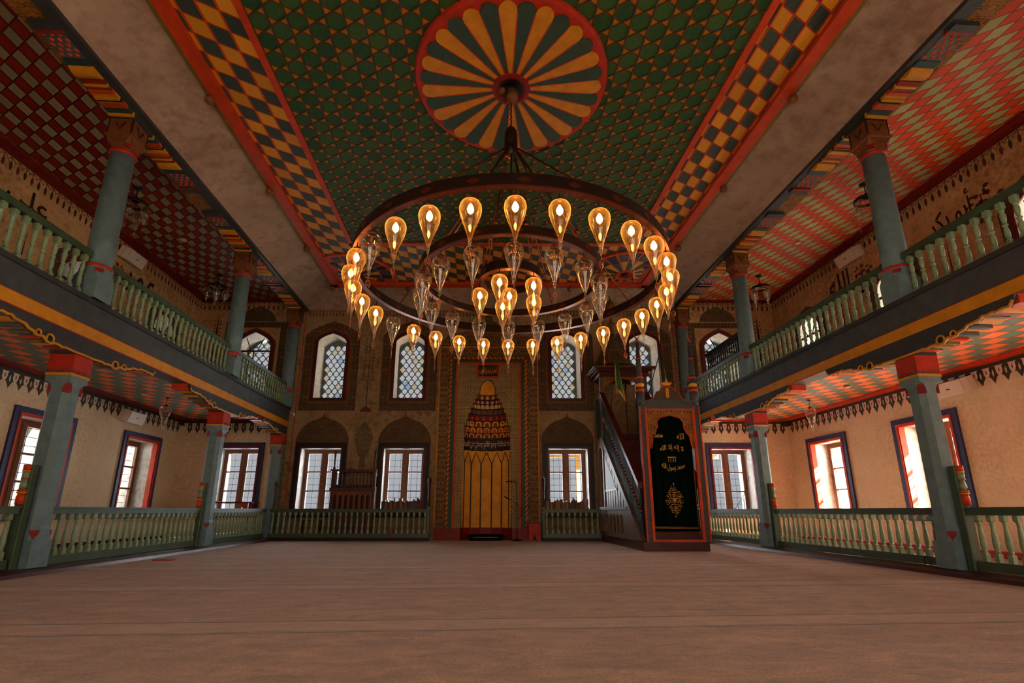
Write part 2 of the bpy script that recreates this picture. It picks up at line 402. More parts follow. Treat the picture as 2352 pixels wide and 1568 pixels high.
def script(text, w, h, warp=None, ext=.004):
    """writing fitted into a w x h field centred on the origin, upright in the x-z plane, facing -y; returns an MB"""
    c = bpy.data.curves.new('t', 'FONT'); c.body = ar(text); c.resolution_u = 2; c.offset = .012
    o = bpy.data.objects.new('t', c); COL.objects.link(o)
    me = bpy.data.meshes.new_from_object(o.evaluated_get(bpy.context.evaluated_depsgraph_get()))
    bpy.data.objects.remove(o); xs = [v.co.x for v in me.vertices]; ys = [v.co.y for v in me.vertices]
    m = MB()
    if not xs: return m
    x0, x1, y0, y1 = min(xs), max(xs), min(ys), max(ys)
    vs = []
    for v in me.vertices:
        a = (v.co.x - x0) / (x1 - x0) - .5; b = (v.co.y - y0) / (y1 - y0) - .5
        p = (a * w, -ext, b * h)
        vs.append(warp(*p) if warp else p)
    m.add(vs, [list(p.vertices) for p in me.polygons]); bpy.data.meshes.remove(me)
    return m

# ------------------------------------------------------------------ room shell
YB = -4.5
T = .95
FW = [(-8.34, -7.02), (-5.69, -4.37), (-3.03, -1.71), (2.24, 3.54), (4.95, 6.2), (7.49, 8.81)]      # lower openings, front wall
FU = [(-5.47, -4.52), (-2.83, -1.87), (2.42, 3.38), (5.06, 6.02)]                                    # upper lattice windows
FG = [(-8.19, -7.08), (7.61, 8.71)]                                                                   # gallery windows, front wall
SLW = [(13.78, 15.10), (10.42, 11.75), (7.05, 8.37), (3.7, 5.0), (.35, 1.65), (-3.0, -1.7)]  # openings beyond the second lie out of view, added for light
SRW = [(13.88, 15.21), (10.57, 11.93), (7.2, 8.55), (3.85, 5.15), (.5, 1.8), (-2.9, -1.6)]  # here too the rest of the row is added out of view for light
SLU = [(13.95, 14.9), (10.55, 11.55), (7.2, 8.2), (3.85, 4.85)]
SRU = [(14.05, 15.0), (10.8, 11.8), (7.45, 8.4), (4.0, 5.0)]
ZW0, ZW1 = .80, 2.83
NC = .29
def niche_outline():
    st = [(.80, 3.25), (.80, 3.38), (.74, 3.38), (.74, 3.58), (.67, 3.58), (.67, 3.78), (.61, 3.78), (.61, 3.98), (.54, 3.98), (.54, 4.16), (.47, 4.16), (.47, 4.32), (.40, 4.32), (.40, 4.46), (.33, 4.46), (.33, 4.61), (.275, 4.61)]
    dome = [(.27 * cos(a * pi / 12), 4.61 + .49 * sin(a * pi / 12)) for a in range(1, 6)]
    right = [(.80, .0)] + st[1:] + dome
    return [(NC - x, z) for x, z in right] + [(NC, 5.10)] + [(NC + x, z) for x, z in right[::-1]]
NICHE = niche_outline()

f = MB().box(WL - T, WR + T, YB - .3, D + T, -.3, 0); struct(f.build('floor', 'carpet', world=True))

def wallpart(mb, outer, holes, ax, t, mi): mb.sheet([outer] + holes, ax, t, mi)
# front wall: nave, two aisle ends, two gallery ends
mb = MB(); up = [ogee(a, b, 4.48, 6.42, 6.73) for a, b in FU]; ug = [ogee(a, b, 4.72, 6.30, 6.77) for a, b in FG]
hl = lambda L: [rect(a, b, ZW0, ZW1) for a, b in L]
nave_l = [(-6.35, 0)] + [(NICHE[0][0], 0)] + NICHE[1:-1] + [(NICHE[-1][0], 0)] + [(6.85, 0), (6.85, 8.15), (-6.35, 8.15)]
mb.sheet([nave_l] + hl(FW[1:5]) + up, 1, D, 0)
mb.sheet([rect(WL - T, -6.35, 0, 3.95), rect(*FW[0], ZW0, ZW1)], 1, D, 1); mb.sheet([rect(6.85, WR + T, 0, 3.95), rect(*FW[5], ZW0, ZW1)], 1, D, 1)
mb.sheet([rect(WL - T, -6.35, 3.95, 8.15), ug[0]], 1, D, 2); mb.sheet([rect(6.85, WR + T, 3.95, 8.15), ug[1]], 1, D, 2)
for h in hl(FW) + up + ug: mb.band(h, 1, D, D + T, 3)
mb.band(NICHE[1:-1], 1, D, D + .1, 3)
mb.sheet([rect(WL - T, WR + T, 0, 8.15)] + hl(FW) + up + ug, 1, D + T, 1)
wf = struct(mb.build('wall_front', ['nave', 'aisle', 'gal', 'reveal'], world=True, loc=W(0, D, 0)))
def side_wall(name, x, sgn, lw, uw):
    mb = MB(); lo = [rect(a, b, ZW0, ZW1) for a, b in lw]; hi = [ogee(a, b, 4.72, 6.28, 6.68) for a, b in uw]
    mb.sheet([rect(YB - .3, D + .02, 0, 3.95)] + lo, 0, x, 1); mb.sheet([rect(YB - .3, D + .02, 3.95, 8.15)] + hi, 0, x, 2)
    for h in lo + hi: mb.band(h, 0, x, x + sgn * T, 3)
    mb.sheet([rect(YB - .3, D + T, 0, 8.15)] + lo + hi, 0, x + sgn * T, 1)
    return struct(mb.build(name, ['nave', 'aisle', 'gal', 'reveal'], world=True, loc=W(x, 6, 0)))
wl = side_wall('wall_left', WL, -1, SLW, SLU); wr = side_wall('wall_right', WR, 1, SRW, SRU)
BD = [rect(-4.6, -2.2, .5, 3.2), rect(-1.0, 1.6, 0.05, 3.2), rect(2.8, 5.2, .5, 3.2)]
mb = MB().slab([rect(WL - T, WR + T, 0, 8.15)] + BD, 1, YB - .3, YB, 0); wb = struct(mb.build('wall_back', 'aisle', world=True))

# nave ceiling, cove and painted frames
CX0, CX1, CY1 = PL + 1.062, PR - 1.062, D - 1.062
ce = struct(MB().box(CX0 - .3, CX1 + .3, YB, CY1 + .3, ZC + .02, ZC + .2).build('ceiling', 'kag', world=True, loc=W(.3, 6, ZC)))
MB().box(-3.55, 4.13, YB, 12.45, ZC, ZC + .03).build('star_lattice_field', 'kag', ce, world=True)
MB().box(-4.62, -3.62, YB, CY1 - .2, ZC, ZC + .03, 0).build('chequered_border', 'brd', ce, world=True); MB().box(4.20, 5.20, YB, CY1 - .2, ZC, ZC + .03, 0).build('chequered_border', 'brd2', ce, world=True)
MB().box(-3.62, 4.20, 12.52, CY1 - .2, ZC, ZC + .03).build('chequered_border', 'brf', ce, world=True)
b = MB(); s_ = .287; hx, hy = -2.11 + .1435, 6.155
for k in range(-8, 30):
    x = hx + (k + .5) * s_
    if -3.55 < x < 4.13: b.box(x - .012, x + .012, YB, 12.45, ZC - .022, ZC)
for k in range(-60, 60):
    c_ = (k + .5) * s_      # -.5 X - .866 Y = c
    P = []
    for x in (-3.55, 4.13):
        y = hy + (-c_ - .5 * (x - hx)) / .8660254
        P.append((x, y))
    (xa, ya), (xb, yb) = P
    def clipy(xa, ya, xb, yb, Y): t = (Y - ya) / (yb - ya); return xa + (xb - xa) * t, Y
    if max(ya, yb) < YB or min(ya, yb) > 12.45: continue
    if ya > 12.45: xa, ya = clipy(xa, ya, xb, yb, 12.45)
    if yb > 12.45: xb, yb = clipy(xa, ya, xb, yb, 12.45)
    if yb < YB: xb, yb = clipy(xa, ya, xb, yb, YB)
    b.prism([(xa - .005, ya - .0087), (xa + .005, ya + .0087), (xb + .005, yb + .0087), (xb - .005, yb - .0087)], 2, ZC - .014, ZC)
b.build('lattice_battens', 'batten', ce, world=True)
b = MB()
for x0, x1 in ((-3.66, -3.54), (4.12, 4.24)): b.box(x0, x1, YB, 12.55, ZC - .04, ZC + .02, bev=.02)
b.box(-3.66, 4.24, 12.44, 12.56, ZC - .04, ZC + .02)
for x in (-4.5, -4.213, -3.926): b.box(x - .012, x + .012, YB, CY1 - .2, ZC - .012, ZC)
for x in (4.313, 4.578, 4.843, 5.108): b.box(x - .012, x + .012, YB, CY1 - .2, ZC - .012, ZC)
b.build('inner_frame', 'oran', ce, world=True)
b = MB()
for x0, x1 in ((CX0 + .05, -4.60), (5.18, CX1 - .05)):
    b.box(x0, x1, YB, CY1, ZC - .07, ZC + .02); xm = -4.60 if x0 < 0 else 5.18
    b.box(xm - .03, xm + .03, YB, CY1, ZC - .09, ZC)
b.box(CX0, CX1, CY1 - .26, CY1 - .02, ZC - .07, ZC + .02); b.box(CX0, CX1, CY1 - .29, CY1 - .23, ZC - .09, ZC)
b.build('outer_frame', 'oran', ce, world=True)
b = MB(); b.box(CX0 - .03, CX0 + .05, YB, CY1 + .03, ZC - .05, ZC + .02); b.box(CX1 - .05, CX1 + .03, YB, CY1 + .03, ZC - .05, ZC + .02); b.box(CX0, CX1, CY1 - .02, CY1 + .03, ZC - .05, ZC + .02)
b.build('outer_fillet', 'olive', ce, world=True)
for x, y in [(CX0 + .03, yy) for yy in (-.6, 2.05, 4.7, 7.35, 9.98, 12.55, CY1 - .06)] + [(CX1 - .03, yy) for yy in (-.6, 2.05, 4.7, 7.3, 9.85, 12.5, CY1 - .06)] + [(-2.37, CY1 - .05), (.28, CY1 - .05), (2.9, CY1 - .05)]:
    MB().ball((x, y, ZC - .13), .085).lathe([(.03, 0), (.03, .06)], (x, y, ZC - .07), 8).build('frame_knob', 'brownp', ce, world=True)
def clipped(cx, cy, a, box):
    t = 9; x0, x1, y1 = box
    c, s = cos(a), sin(a)
    if c < 0: t = min(t, (x0 - cx) / c)
    if c > 0: t = min(t, (x1 - cx) / c)
    if s > 0: t = min(t, (y1 - cy) / s)
    return t
def fan(cx, cy, r0, box):
    g = [MB(), MB(), MB(), MB()]; N = 22; z = ZC - .02
    def q(i, a0, a1, s0, s1, z0=z, tip=0):
        P = []
        for a, s in ((a0, s0), (a0, s1), ((a0 + a1) / 2, s1 + tip), (a1, s1), (a1, s0)):
            P.append((cx + cos(a) * min(s, clipped(cx, cy, a, box) - .01), cy + sin(a) * min(s, clipped(cx, cy, a, box) - .01)))
        g[i].prism(P, 2, z0, z0 + .02)
    for k in range(72):
        a0, a1 = 2 * pi * k / 72, 2 * pi * (k + 1) / 72; t = min(clipped(cx, cy, a0, box), clipped(cx, cy, a1, box))
        q(0, a0, a1, .0, min(r0, t), z)
        if t > r0: q(0, a0, a1, r0 - .1, r0, z - .03)
    for k in range(N):
        a = 2 * pi * (k + .5) / N; w = pi / N * .8; t = min(clipped(cx, cy, a + w, box), clipped(cx, cy, a - w, box), r0)
        if t > .55: q(1 if k % 2 else 2, a - w, a + w, .30, min(.30 + (t - .3) * .5, t), z - .02)
        if t > .9: q(2 if k % 2 else 3, a - w * .9, a + w * .9, .30 + (t - .3) * .56, t - .17, z - .02, .05)
    g[0].tube([(cx + .27 * cos(a * pi / 12), cy + .27 * sin(a * pi / 12), z - .02) for a in range(24)], .04, 6, closed=True)
    g[3].ball((cx, cy, z - .03), .12, sz=.5)
    for i, (nm, mt) in enumerate((('fan_board', 'oran'), ('fan_petal', 'yel'), ('fan_petal', 'teal'), ('fan_petal', 'black'))): g[i].build(nm, mt, ce, world=True)
fan(-3.95, 14.35, 1.3, (-4.62, 9, CY1 - .27)); fan(4.45, 14.3, 1.45, (-9, 5.20, CY1 - .27))
b = MB(); n = 5
def cove_pts(t):
    k = 1.062 * (1 - cos(t * pi / 2) * .35 - .65 * (1 - t)); z = 7.615 + (ZC - 7.615) * (sin(t * pi / 2) * .4 + .6 * t)
    return [(PL + k, YB, z), (PL + k, D - k, z), (PR - k, D - k, z), (PR - k, YB, z)]
rows = [cove_pts(i / n) for i in range(n + 1)]
b.add([p for r in rows for p in r], [(i * 4 + j, i * 4 + j + 1, i * 4 + j + 5, i * 4 + j + 4) for i in range(n) for j in range(3)])
b.build('plaster_cove', 'cove', ce, world=True)
# gallery ceilings and aisle ceilings with red wall strips
for nm, x0, x1, mt, z in (('l', WL, -6.45, 'gtl', ZG), ('r', 6.9, WR, 'gtr', ZG), ('l', WL, -6.4, 'ltr', 3.735), ('r', 6.9, WR, 'ltr', 3.735)):
    c = struct(MB().box(x0, x1, YB, D, z, z + (.2 if z > 5 else .12)).build('ceiling', mt, world=True))
    s = MB(); xa, xb = (WL, WL + .30) if nm == 'l' else (WR - .30, WR); xc = xb if nm == 'l' else xa
    s.box(xa, xb, YB, D, z - .03, z); s.box(x0, x1, D - .22, D, z - .03, z); s.box(xc - .03, xc + .03, YB, D, z - .05, z)
    s.build('edge_strip', 'dred' if z > 5 or nm == 'l' else 'oran', c, world=True)
    if z < 5: MB().box(x0, x1, YB, D, z + .12, 4.10).build('gallery_floor', 'dwood', c, world=True)

# gallery fronts (beam with ochre band) and upper arcade beams
for sx, xf in ((1, XL - .01), (-1, XR + .0)):
    def bx(mb, a, b_, y0, y1, z0, z1, mi=0, bev=0):  # a,b measured back from the nave face
        xs = sorted((xf - sx * a, xf - sx * b_)); mb.box(xs[0], xs[1], y0, y1, z0, z1, mi, bev)
    t = MB(); bx(t, .0, .34, YB, D, 3.5, 4.12); b0 = struct(t.build('trim_1' if sx > 0 else 'trim_2', 'greyp', world=True))
    t = MB(); bx(t, -.035, .0, YB, D, 4.06, 4.137); bx(t, -.02, .36, YB, D, 4.12, 4.14); t.build('beam_moulding', 'dgrey', b0, world=True)
    t = MB(); bx(t, -.018, .0, YB, D, 3.5, 3.685); t.build('ochre_band', 'yel', b0, world=True)
    t = MB(); bx(t, -.024, .0, YB, D, 3.49, 3.505); bx(t, -.024, 0, YB, D, 3.683, 3.69); t.build('band_edge', 'red', b0, world=True)
    # upper beam
    xu = (PL if sx > 0 else PR)
    def bu(mb, a, b_, z0, z1, y0=YB, y1=D):
        xs = sorted((xu - sx * a, xu - sx * b_)); mb.box(xs[0], xs[1], y0, y1, z0, z1)
    t = MB(); bu(t, .0, .22, 7.54, 8.1); bu(t, .22, .62, 7.60, 8.1); b1 = struct(t.build('trim_3' if sx > 0 else 'trim_4', 'dgrey', world=True))
    t = MB(); bu(t, .24, .62, 7.585, 7.6); t.build('painted_soffit', 'gold', b1, world=True)
    # plinth sill
    t = MB(); xs = xf + sx * .14; xo = xf - sx * .5
    t.prism([(xs, 0), (xs - sx * .02, .05), (xf - sx * .02, .09), (xo, .09), (xo, 0)], 1, YB, D - .45)
    struct(t.build('baseboard_left' if sx > 0 else 'baseboard_right', 'maroon', world=True), None)
    t = MB(); xw = WL if sx > 0 else WR
    t.box(min(xw, xw + sx * .03), max(xw, xw + sx * .03), YB, D, 0, .13); struct(t.build('trim_5' if sx > 0 else 'trim_6', 'maroon' if sx > 0 else 'red', world=True))

# painted friezes under the ceilings
def frieze_low(ax, t, s0, s1, sgn, parent, z=3.63):
    g = [MB(), MB(), MB(), MB()]; n = int((s1 - s0) / .25)
    for k in range(n):
        c = s0 + .25 * (k + .5); e = lambda d: t - sgn * d
        cup = [(-.085, .0), (-.06, -.02), (-.055, -.12), (-.03, -.165), (0, -.175), (.03, -.165), (.055, -.12), (.06, -.02), (.085, .0)]
        drk = [(.04, .0), (.07, -.03), (.065, -.10), (.045, -.175), (.02, -.19), (.05, -.20), (.075, -.235), (.125, -.335), (.175, -.235), (.2, -.2), (.23, -.19), (.205, -.175), (.185, -.1), (.18, -.03), (.21, 0)]
        hole = [(.125, -.06), (.108, -.12), (.112, -.17), (.125, -.2), (.138, -.17), (.142, -.12)]
        drop = [(0, -.03), (-.016, -.09), (-.012, -.125), (0, -.135), (.012, -.125), (.016, -.09)]
        g[0].prism([(c + x, z + y) for x, y in drk], ax, e(0), e(.004)); g[1].prism([(c + x, z + y) for x, y in cup], ax, e(0), e(.006))
        g[2].prism([(c + x, z + y) for x, y in drop], ax, e(0), e(.009)); g[3].prism([(c + x, z + y) for x, y in hole], ax, e(0), e(.007))
    g[0].box(*( (s0, s1, min(t, t - sgn * .003), max(t, t - sgn * .003)) if ax == 1 else (min(t, t - sgn * .003), max(t, t - sgn * .003), s0, s1)), z - .085, z + .1)
    for m, mt in zip(g, ('frz', 'frw', 'oran', 'aisle')): m.build('painted_frieze', mt, parent, world=True)
def frieze_leaf(ax, t, s0, s1, sgn, parent, z, h=.3, step=.17):
    g = [MB(), MB(), MB()]; n = int((s1 - s0) / step)
    for k in range(n):
        c = s0 + step * (k + .5); w = step * .2; e = lambda d: t - sgn * d
        P = [(0, -.09 * h / .3), (-w, -.17 * h / .3), (-w * .8, -.25 * h / .3), (0, -h), (w * .8, -.25 * h / .3), (w, -.17 * h / .3)]
        g[k % 2].prism([(c + x, z + y) for x, y in P], ax, e(0), e(.005))
        A = [(c - step / 2, z - .10), (c - step / 3, z - .04), (c, z - .02), (c + step / 3, z - .04), (c + step / 2, z - .10), (c + step / 2, z - .115), (c + step / 3, z - .055), (c, z - .035), (c - step / 3, z - .055), (c - step / 2, z - .115)]
        g[2].prism(A, ax, e(0), e(.004)); g[2].prism([(c - .005, z - .1), (c + .005, z - .1), (c + .005, z), (c - .005, z)], ax, e(0), e(.004))
    for m, mt in zip(g, ('frz', 'rose', 'ink')): m.build('painted_frieze', mt, parent, world=True)
frieze_low(1, D, WL, -6.4, 1, wf); frieze_low(1, D, 6.9, WR, 1, wf)
frieze_low(0, WL, 5.0, D, -1, wl); frieze_low(0, WR, 5.0, D, 1, wr)
frieze_leaf(1, D, PL, PR, 1, wf, 7.60, .25, .115)
frieze_leaf(1, D, WL, -6.5, 1, wf, ZG - .03, .3); frieze_leaf(1, D, 6.95, WR, 1, wf, ZG - .03, .3)
frieze_leaf(0, WL, 4.0, D, -1, wl, ZG - .03); frieze_leaf(0, WR, 4.0, D, 1, wr, ZG - .03)

# ------------------------------------------------------------------ windows
WN = [0]
def mapper(kind):
    if kind == 'F': return lambda v: Vector((v.x, D + v.y, v.z))
    if kind == 'L': return lambda v: Vector((WL - v.y, v.x, v.z))
    return lambda v: Vector((WR + v.y, v.x, v.z))
def mapped(mb, fn): mb.v = [fn(v) for v in mb.v]; return mb
def casement(kind, a, b, dark=False):
    WN[0] += 1; fn = mapper(kind); navy = 'navy_shade' if dark else 'navy'; LD = .10 if kind in 'RL' else .03
    o = .17; mb = MB()
    mb.slab([rect(a - o, b + o, ZW0 - .14, ZW1 + o), rect(a + .0, b - .0, ZW0, ZW1)], 1, -.05, .005)
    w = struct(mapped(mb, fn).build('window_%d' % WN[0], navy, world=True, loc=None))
    mb = MB(); mb.slab([rect(a - .045, b + .045, ZW0 - .045, ZW1 + .045), rect(a + .0, b, ZW0, ZW1)], 1, -.065, -.045)
    mb.box(a, a + .02, -.04, LD, ZW0, ZW1); mb.box(b - .02, b, -.04, LD, ZW0, ZW1); mb.box(a, b, -.04, LD, ZW1 - .02, ZW1); mb.box(a, b, -.04, LD, ZW0, ZW0 + .02)
    mapped(mb, fn).build('window_lining', 'oran' if kind in 'RL' else ('dred' if not dark else 'dwood'), w, world=True)
    d = .48; mb = MB()
    mb.slab([rect(a, b, ZW0, ZW1), rect(a + .10, b - .10, ZW0 + .1, ZW1 - .10)], 1, d, d + .08)
    m = (a + b) / 2; mb.box(m - .075, m + .075, d - .01, d + .09, ZW0 + .08, ZW1 - .08); mb.box(m - .02, m + .02, d - .03, d, ZW0 + .1, ZW1 - .1)
    for z in (2.10, 1.49): mb.box(a + .08, b - .08, d + .005, d + .07, z - .022, z + .022)
    for x0, x1 in ((a + .08, m - .06), (m + .06, b - .08)):
        mb.slab([rect(x0, x1, ZW0 + .08, ZW1 - .09), rect(x0 + .05, x1 - .05, ZW0 + .14, ZW1 - .14)], 1, d - .012, d + .05)
    mapped(mb, fn).build('casement', 'wood', w, world=True)
    mb = MB(); g = d + .2
    for x in [a + .1 + (b - a - .2) * k / 6 for k in range(1, 6)]: mb.box(x - .007, x + .007, g, g + .014, ZW0, ZW1)
    for z in [ZW0 + .1 + k * .2 for k in range(10)]:
        mb.box(a, b, g, g + .012, z - .006, z + .006)
        for x in [a + .1 + (b - a - .2) * k / 6 for k in (1, 3, 5)]: mb.lathe([(.001, -.03), (.022, 0), (.001, .03)], (x, g, z), 4)
    mapped(mb, fn).build('grille', 'darkgl', w, world=True)
    mb = MB(); mb.box(a + .08, b - .08, d + .038, d + .044, ZW0 + .08, ZW1 - .08)
    mapped(mb, fn).build('pane', 'clear', w, world=True)
    return w
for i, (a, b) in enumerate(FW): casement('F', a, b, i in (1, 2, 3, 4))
for a, b in SLW: casement('L', a, b)
for a, b in SRW: casement('R', a, b)

def quatrefoil(cx, cz, w, h):
    P = []
    for k in range(16):
        a = 2 * pi * k / 16; r = 1 - .30 * abs(sin(2 * a)) ** .7
        P.append((cx + w * r * cos(a), cz + h * r * sin(a)))
    return P
def oval(cx, cz, w, h):
    P = []
    for k in range(12):
        a = 2 * pi * k / 12; r = 1 - .14 * abs(sin(2 * a))
        P.append((cx + w * r * cos(a), cz + h * r * sin(a)))
    return P
def lattice_window(kind, a, b, z0, zs, zt, full=True):
    """pointed window: dark surround, deep plaster reveal (part of the wall) and a pierced lattice far out"""
    WN[0] += 1; fn = mapper(kind)
    out = ogee(a - .12, b + .12, z0 - .10, zs + .03, zt + .13)
    mb = MB().slab([out, ogee(a, b, z0, zs, zt)], 1, -.035, .005)
    w = struct(mapped(mb, fn).build('window_%d' % WN[0], 'dwood' if full else 'rose', world=True))
    mb = MB().slab([ogee(a - .16, b + .16, z0 - .14, zs + .05, zt + .18), out], 1, -.015, .005)
    mapped(mb, fn).build('window_fillet', 'brownp', w, world=True)
    d = .72; holes = []; gl = [MB(), MB(), MB()]; m = (a + b) / 2; pw = (b - a) / 4.4; ph = .155
    lim = lambda x: zs + (zt - zs) * (1 - abs(x - m) / ((b - a) / 2)) ** .8 - .02
    rnd = random.Random(WN[0]); r = 0; z = z0 + .09
    while z < zt - .05:
        for c in range(-3, 4):
            x = m + (c + (.5 if r % 2 else 0)) * pw
            if x - pw * .3 < a + .02 or x + pw * .3 > b - .02: continue
            if z + ph * .5 > lim(x): continue
            P = quatrefoil(x, z, pw * .46, ph * .80) if r % 2 else oval(x, z, pw * .40, ph * .66)
            P = [(min(max(px, a + .015), b - .015), pz) for px, pz in P]
            holes.append(P); q = rnd.random(); gl[1 if q > .92 else (2 if q < .15 else 0)].sheet([P], 1, d + .03)
        z += ph; r += 1
    mb = MB(); shp = ogee(a + .003, b - .003, z0, zs, zt - .003)
    mb.sheet([shp] + holes, 1, d); mb.sheet([shp] + holes, 1, d + .055)
    for h in holes: mb.band(h, 1, d, d + .055)
    mapped(mb, fn).build('pierced_lattice', 'lead', w, world=True)
    for g, mt in zip(gl, ('clear', 'blue', 'amber')):
        if g.v: mapped(g, fn).build('glass_piece', mt, w, world=True)
    if not full:   # inner glazed frame with radiating bars
        mb = MB(); dz = zs - .2
        mb.box(a, b, .0, .04, dz - .03, dz + .03)
        for x, zz in ((m - .3, zt - .14), (m + .3, zt - .14)): mb.tube([(m + (x - m) * .35, .02, dz), (x, .02, zz - .05)], .016, 5)
        mb.box(m - .02, m + .02, 0, .04, z0, dz)
        mapped(mb, fn).build('glazing_bar', 'dwood', w, world=True)
    return w
for a, b in FU: lattice_window('F', a, b, 4.48, 6.42, 6.73)
for a, b in FG: lattice_window('F', a, b, 4.72, 6.30, 6.77, False)
for a, b in SLU: lattice_window('L', a, b, 4.72, 6.28, 6.68, False)
for a, b in SRU: lattice_window('R', a, b, 4.72, 6.28, 6.68, False)
# back doors and windows (unseen, added behind the camera to brighten the carpet)
for i, h in enumerate(BD):
    (x0, z0), (x1, z1) = h[0], h[2]
    mb = MB().slab([rect(x0, x1, z0, z1), rect(x0 + .1, x1 - .1, z0 + .1, z1 - .1)], 1, YB - .2, YB - .1); mb.box((x0 + x1) / 2 - .05, (x0 + x1) / 2 + .05, YB - .2, YB - .1, z0, z1)
    struct(mb.build('added_door_1' if i == 1 else 'window_%d' % (60 + i), 'wood', world=True))

# painted decoration of the front wall
def deco(loops, name, mt, h=.006, parent=None): MB().slab(loops, 1, D - h, D + .001).build(name, mt, parent or wf, world=True)
for a, b in FU:
    deco([ogee(a - .43, b + .43, 4.08, 6.58, 7.12), ogee(a - .15, b + .15, 4.34, 6.45, 6.88)], 'painted_border', 'arab')
    deco([ogee(a - .455, b + .455, 4.055, 6.59, 7.17), ogee(a - .43, b + .43, 4.08, 6.58, 7.12)], 'painted_line', 'rose', .009)
    deco([ogee(a - .20, b + .20, 4.29, 6.47, 6.93), ogee(a - .17, b + .17, 4.32, 6.46, 6.90)], 'painted_line', 'brownp', .010)
    m = (a + b) / 2; deco([[(m - .015, 7.15), (m, 7.42), (m + .015, 7.15)]], 'painted_line', 'rose', .009)
for a, b in FW[1:5]:
    m = (a + b) / 2; L = [(m + .83 * cos(pi * k / 14), 3.02 + .76 * sin(pi * k / 14) + (.06 if k == 7 else 0)) for k in range(15)]
    deco([L], 'painted_lunette', 'lun'); L2 = [(m + .86 * cos(pi * k / 14), 3.0 + .80 * sin(pi * k / 14) + (.08 if k == 7 else 0)) for k in range(15)]
    deco([L2, L], 'painted_line', 'rose', .009)
    deco([[(m - .05, 3.86), (m - .02, 3.95), (m, 4.04), (m + .02, 3.95), (m + .05, 3.86)]], 'painted_line', 'red', .009)
for xc in (-3.70, 4.25):
    deco([[(xc - .012, 4.08), (xc - .006, 7.3), (xc + .006, 7.3), (xc + .012, 4.08)]], 'painted_motif', 'ink')
    deco([[(xc - .2, 4.02), (xc - .14, 4.12), (xc, 4.2), (xc + .14, 4.12), (xc + .2, 4.02)]], 'painted_motif', 'rose')
    for sx in (-1, 1):
        deco([[(xc, 4.95), (xc + sx * .12, 5.15), (xc + sx * .10, 6.3), (xc + sx * .11, 6.3), (xc + sx * .135, 5.14), (xc + .01 * sx, 4.92)]], 'painted_motif', 'brownp')
        for k in range(12): deco([oval(xc + sx * (.17 - k * .004), 5.1 + k * .13, .022, .026)], 'painted_motif', 'ink')
    V = [(xc + sx * x, z) for sx, pts in ((-1, [(0, 2.1), (.12, 2.2), (.07, 2.5), (.17, 2.65), (.26, 2.95), (.3, 3.2), (.2, 3.45), (0, 3.72)]), (1, [(.2, 3.45), (.3, 3.2), (.26, 2.95), (.17, 2.65), (.07, 2.5), (.12, 2.2)])) for x, z in pts]
    deco([V], 'painted_motif', 'vase')  if 'vase' in M else None
for a, b in FG:
    m = (a + b) / 2
    deco([[(m - 1.05, 4.2), (m - 1.05, 7.15), (m + 1.05, 7.15), (m + 1.05, 4.2)], [(m - .82, 4.21), (m - .82, 6.95), (m + .82, 6.95), (m + .82, 4.21)]], 'painted_border', 'arab')
    deco([[(m + .62 * cos(pi * k / 14), 7.18 + .5 * sin(pi * k / 14) + (.07 if k == 7 else 0)) for k in range(15)]], 'painted_lunette', 'lun')
    for xc in ((m - 1.35, m + 1.35)):
        if not (WL + .2 < xc < WR - .2): continue
        deco([[(xc - .07, 4.3), (xc - .04, 6.6), (xc, 7.45), (xc + .04, 6.6), (xc + .07, 4.3)]], 'painted_motif', 'ink')
        for sx in (-1, 1):
            for k in range(22): deco([oval(xc + sx * (.13 - k * .002), 4.45 + k * .13, .025, .03)], 'painted_motif', 'ink')
# corner strips beside the colonnade ends
for x in (-6.0, 6.58): deco([rect(x - .012, x + .012, 0, 7.6)], 'painted_line', 'red', .012)

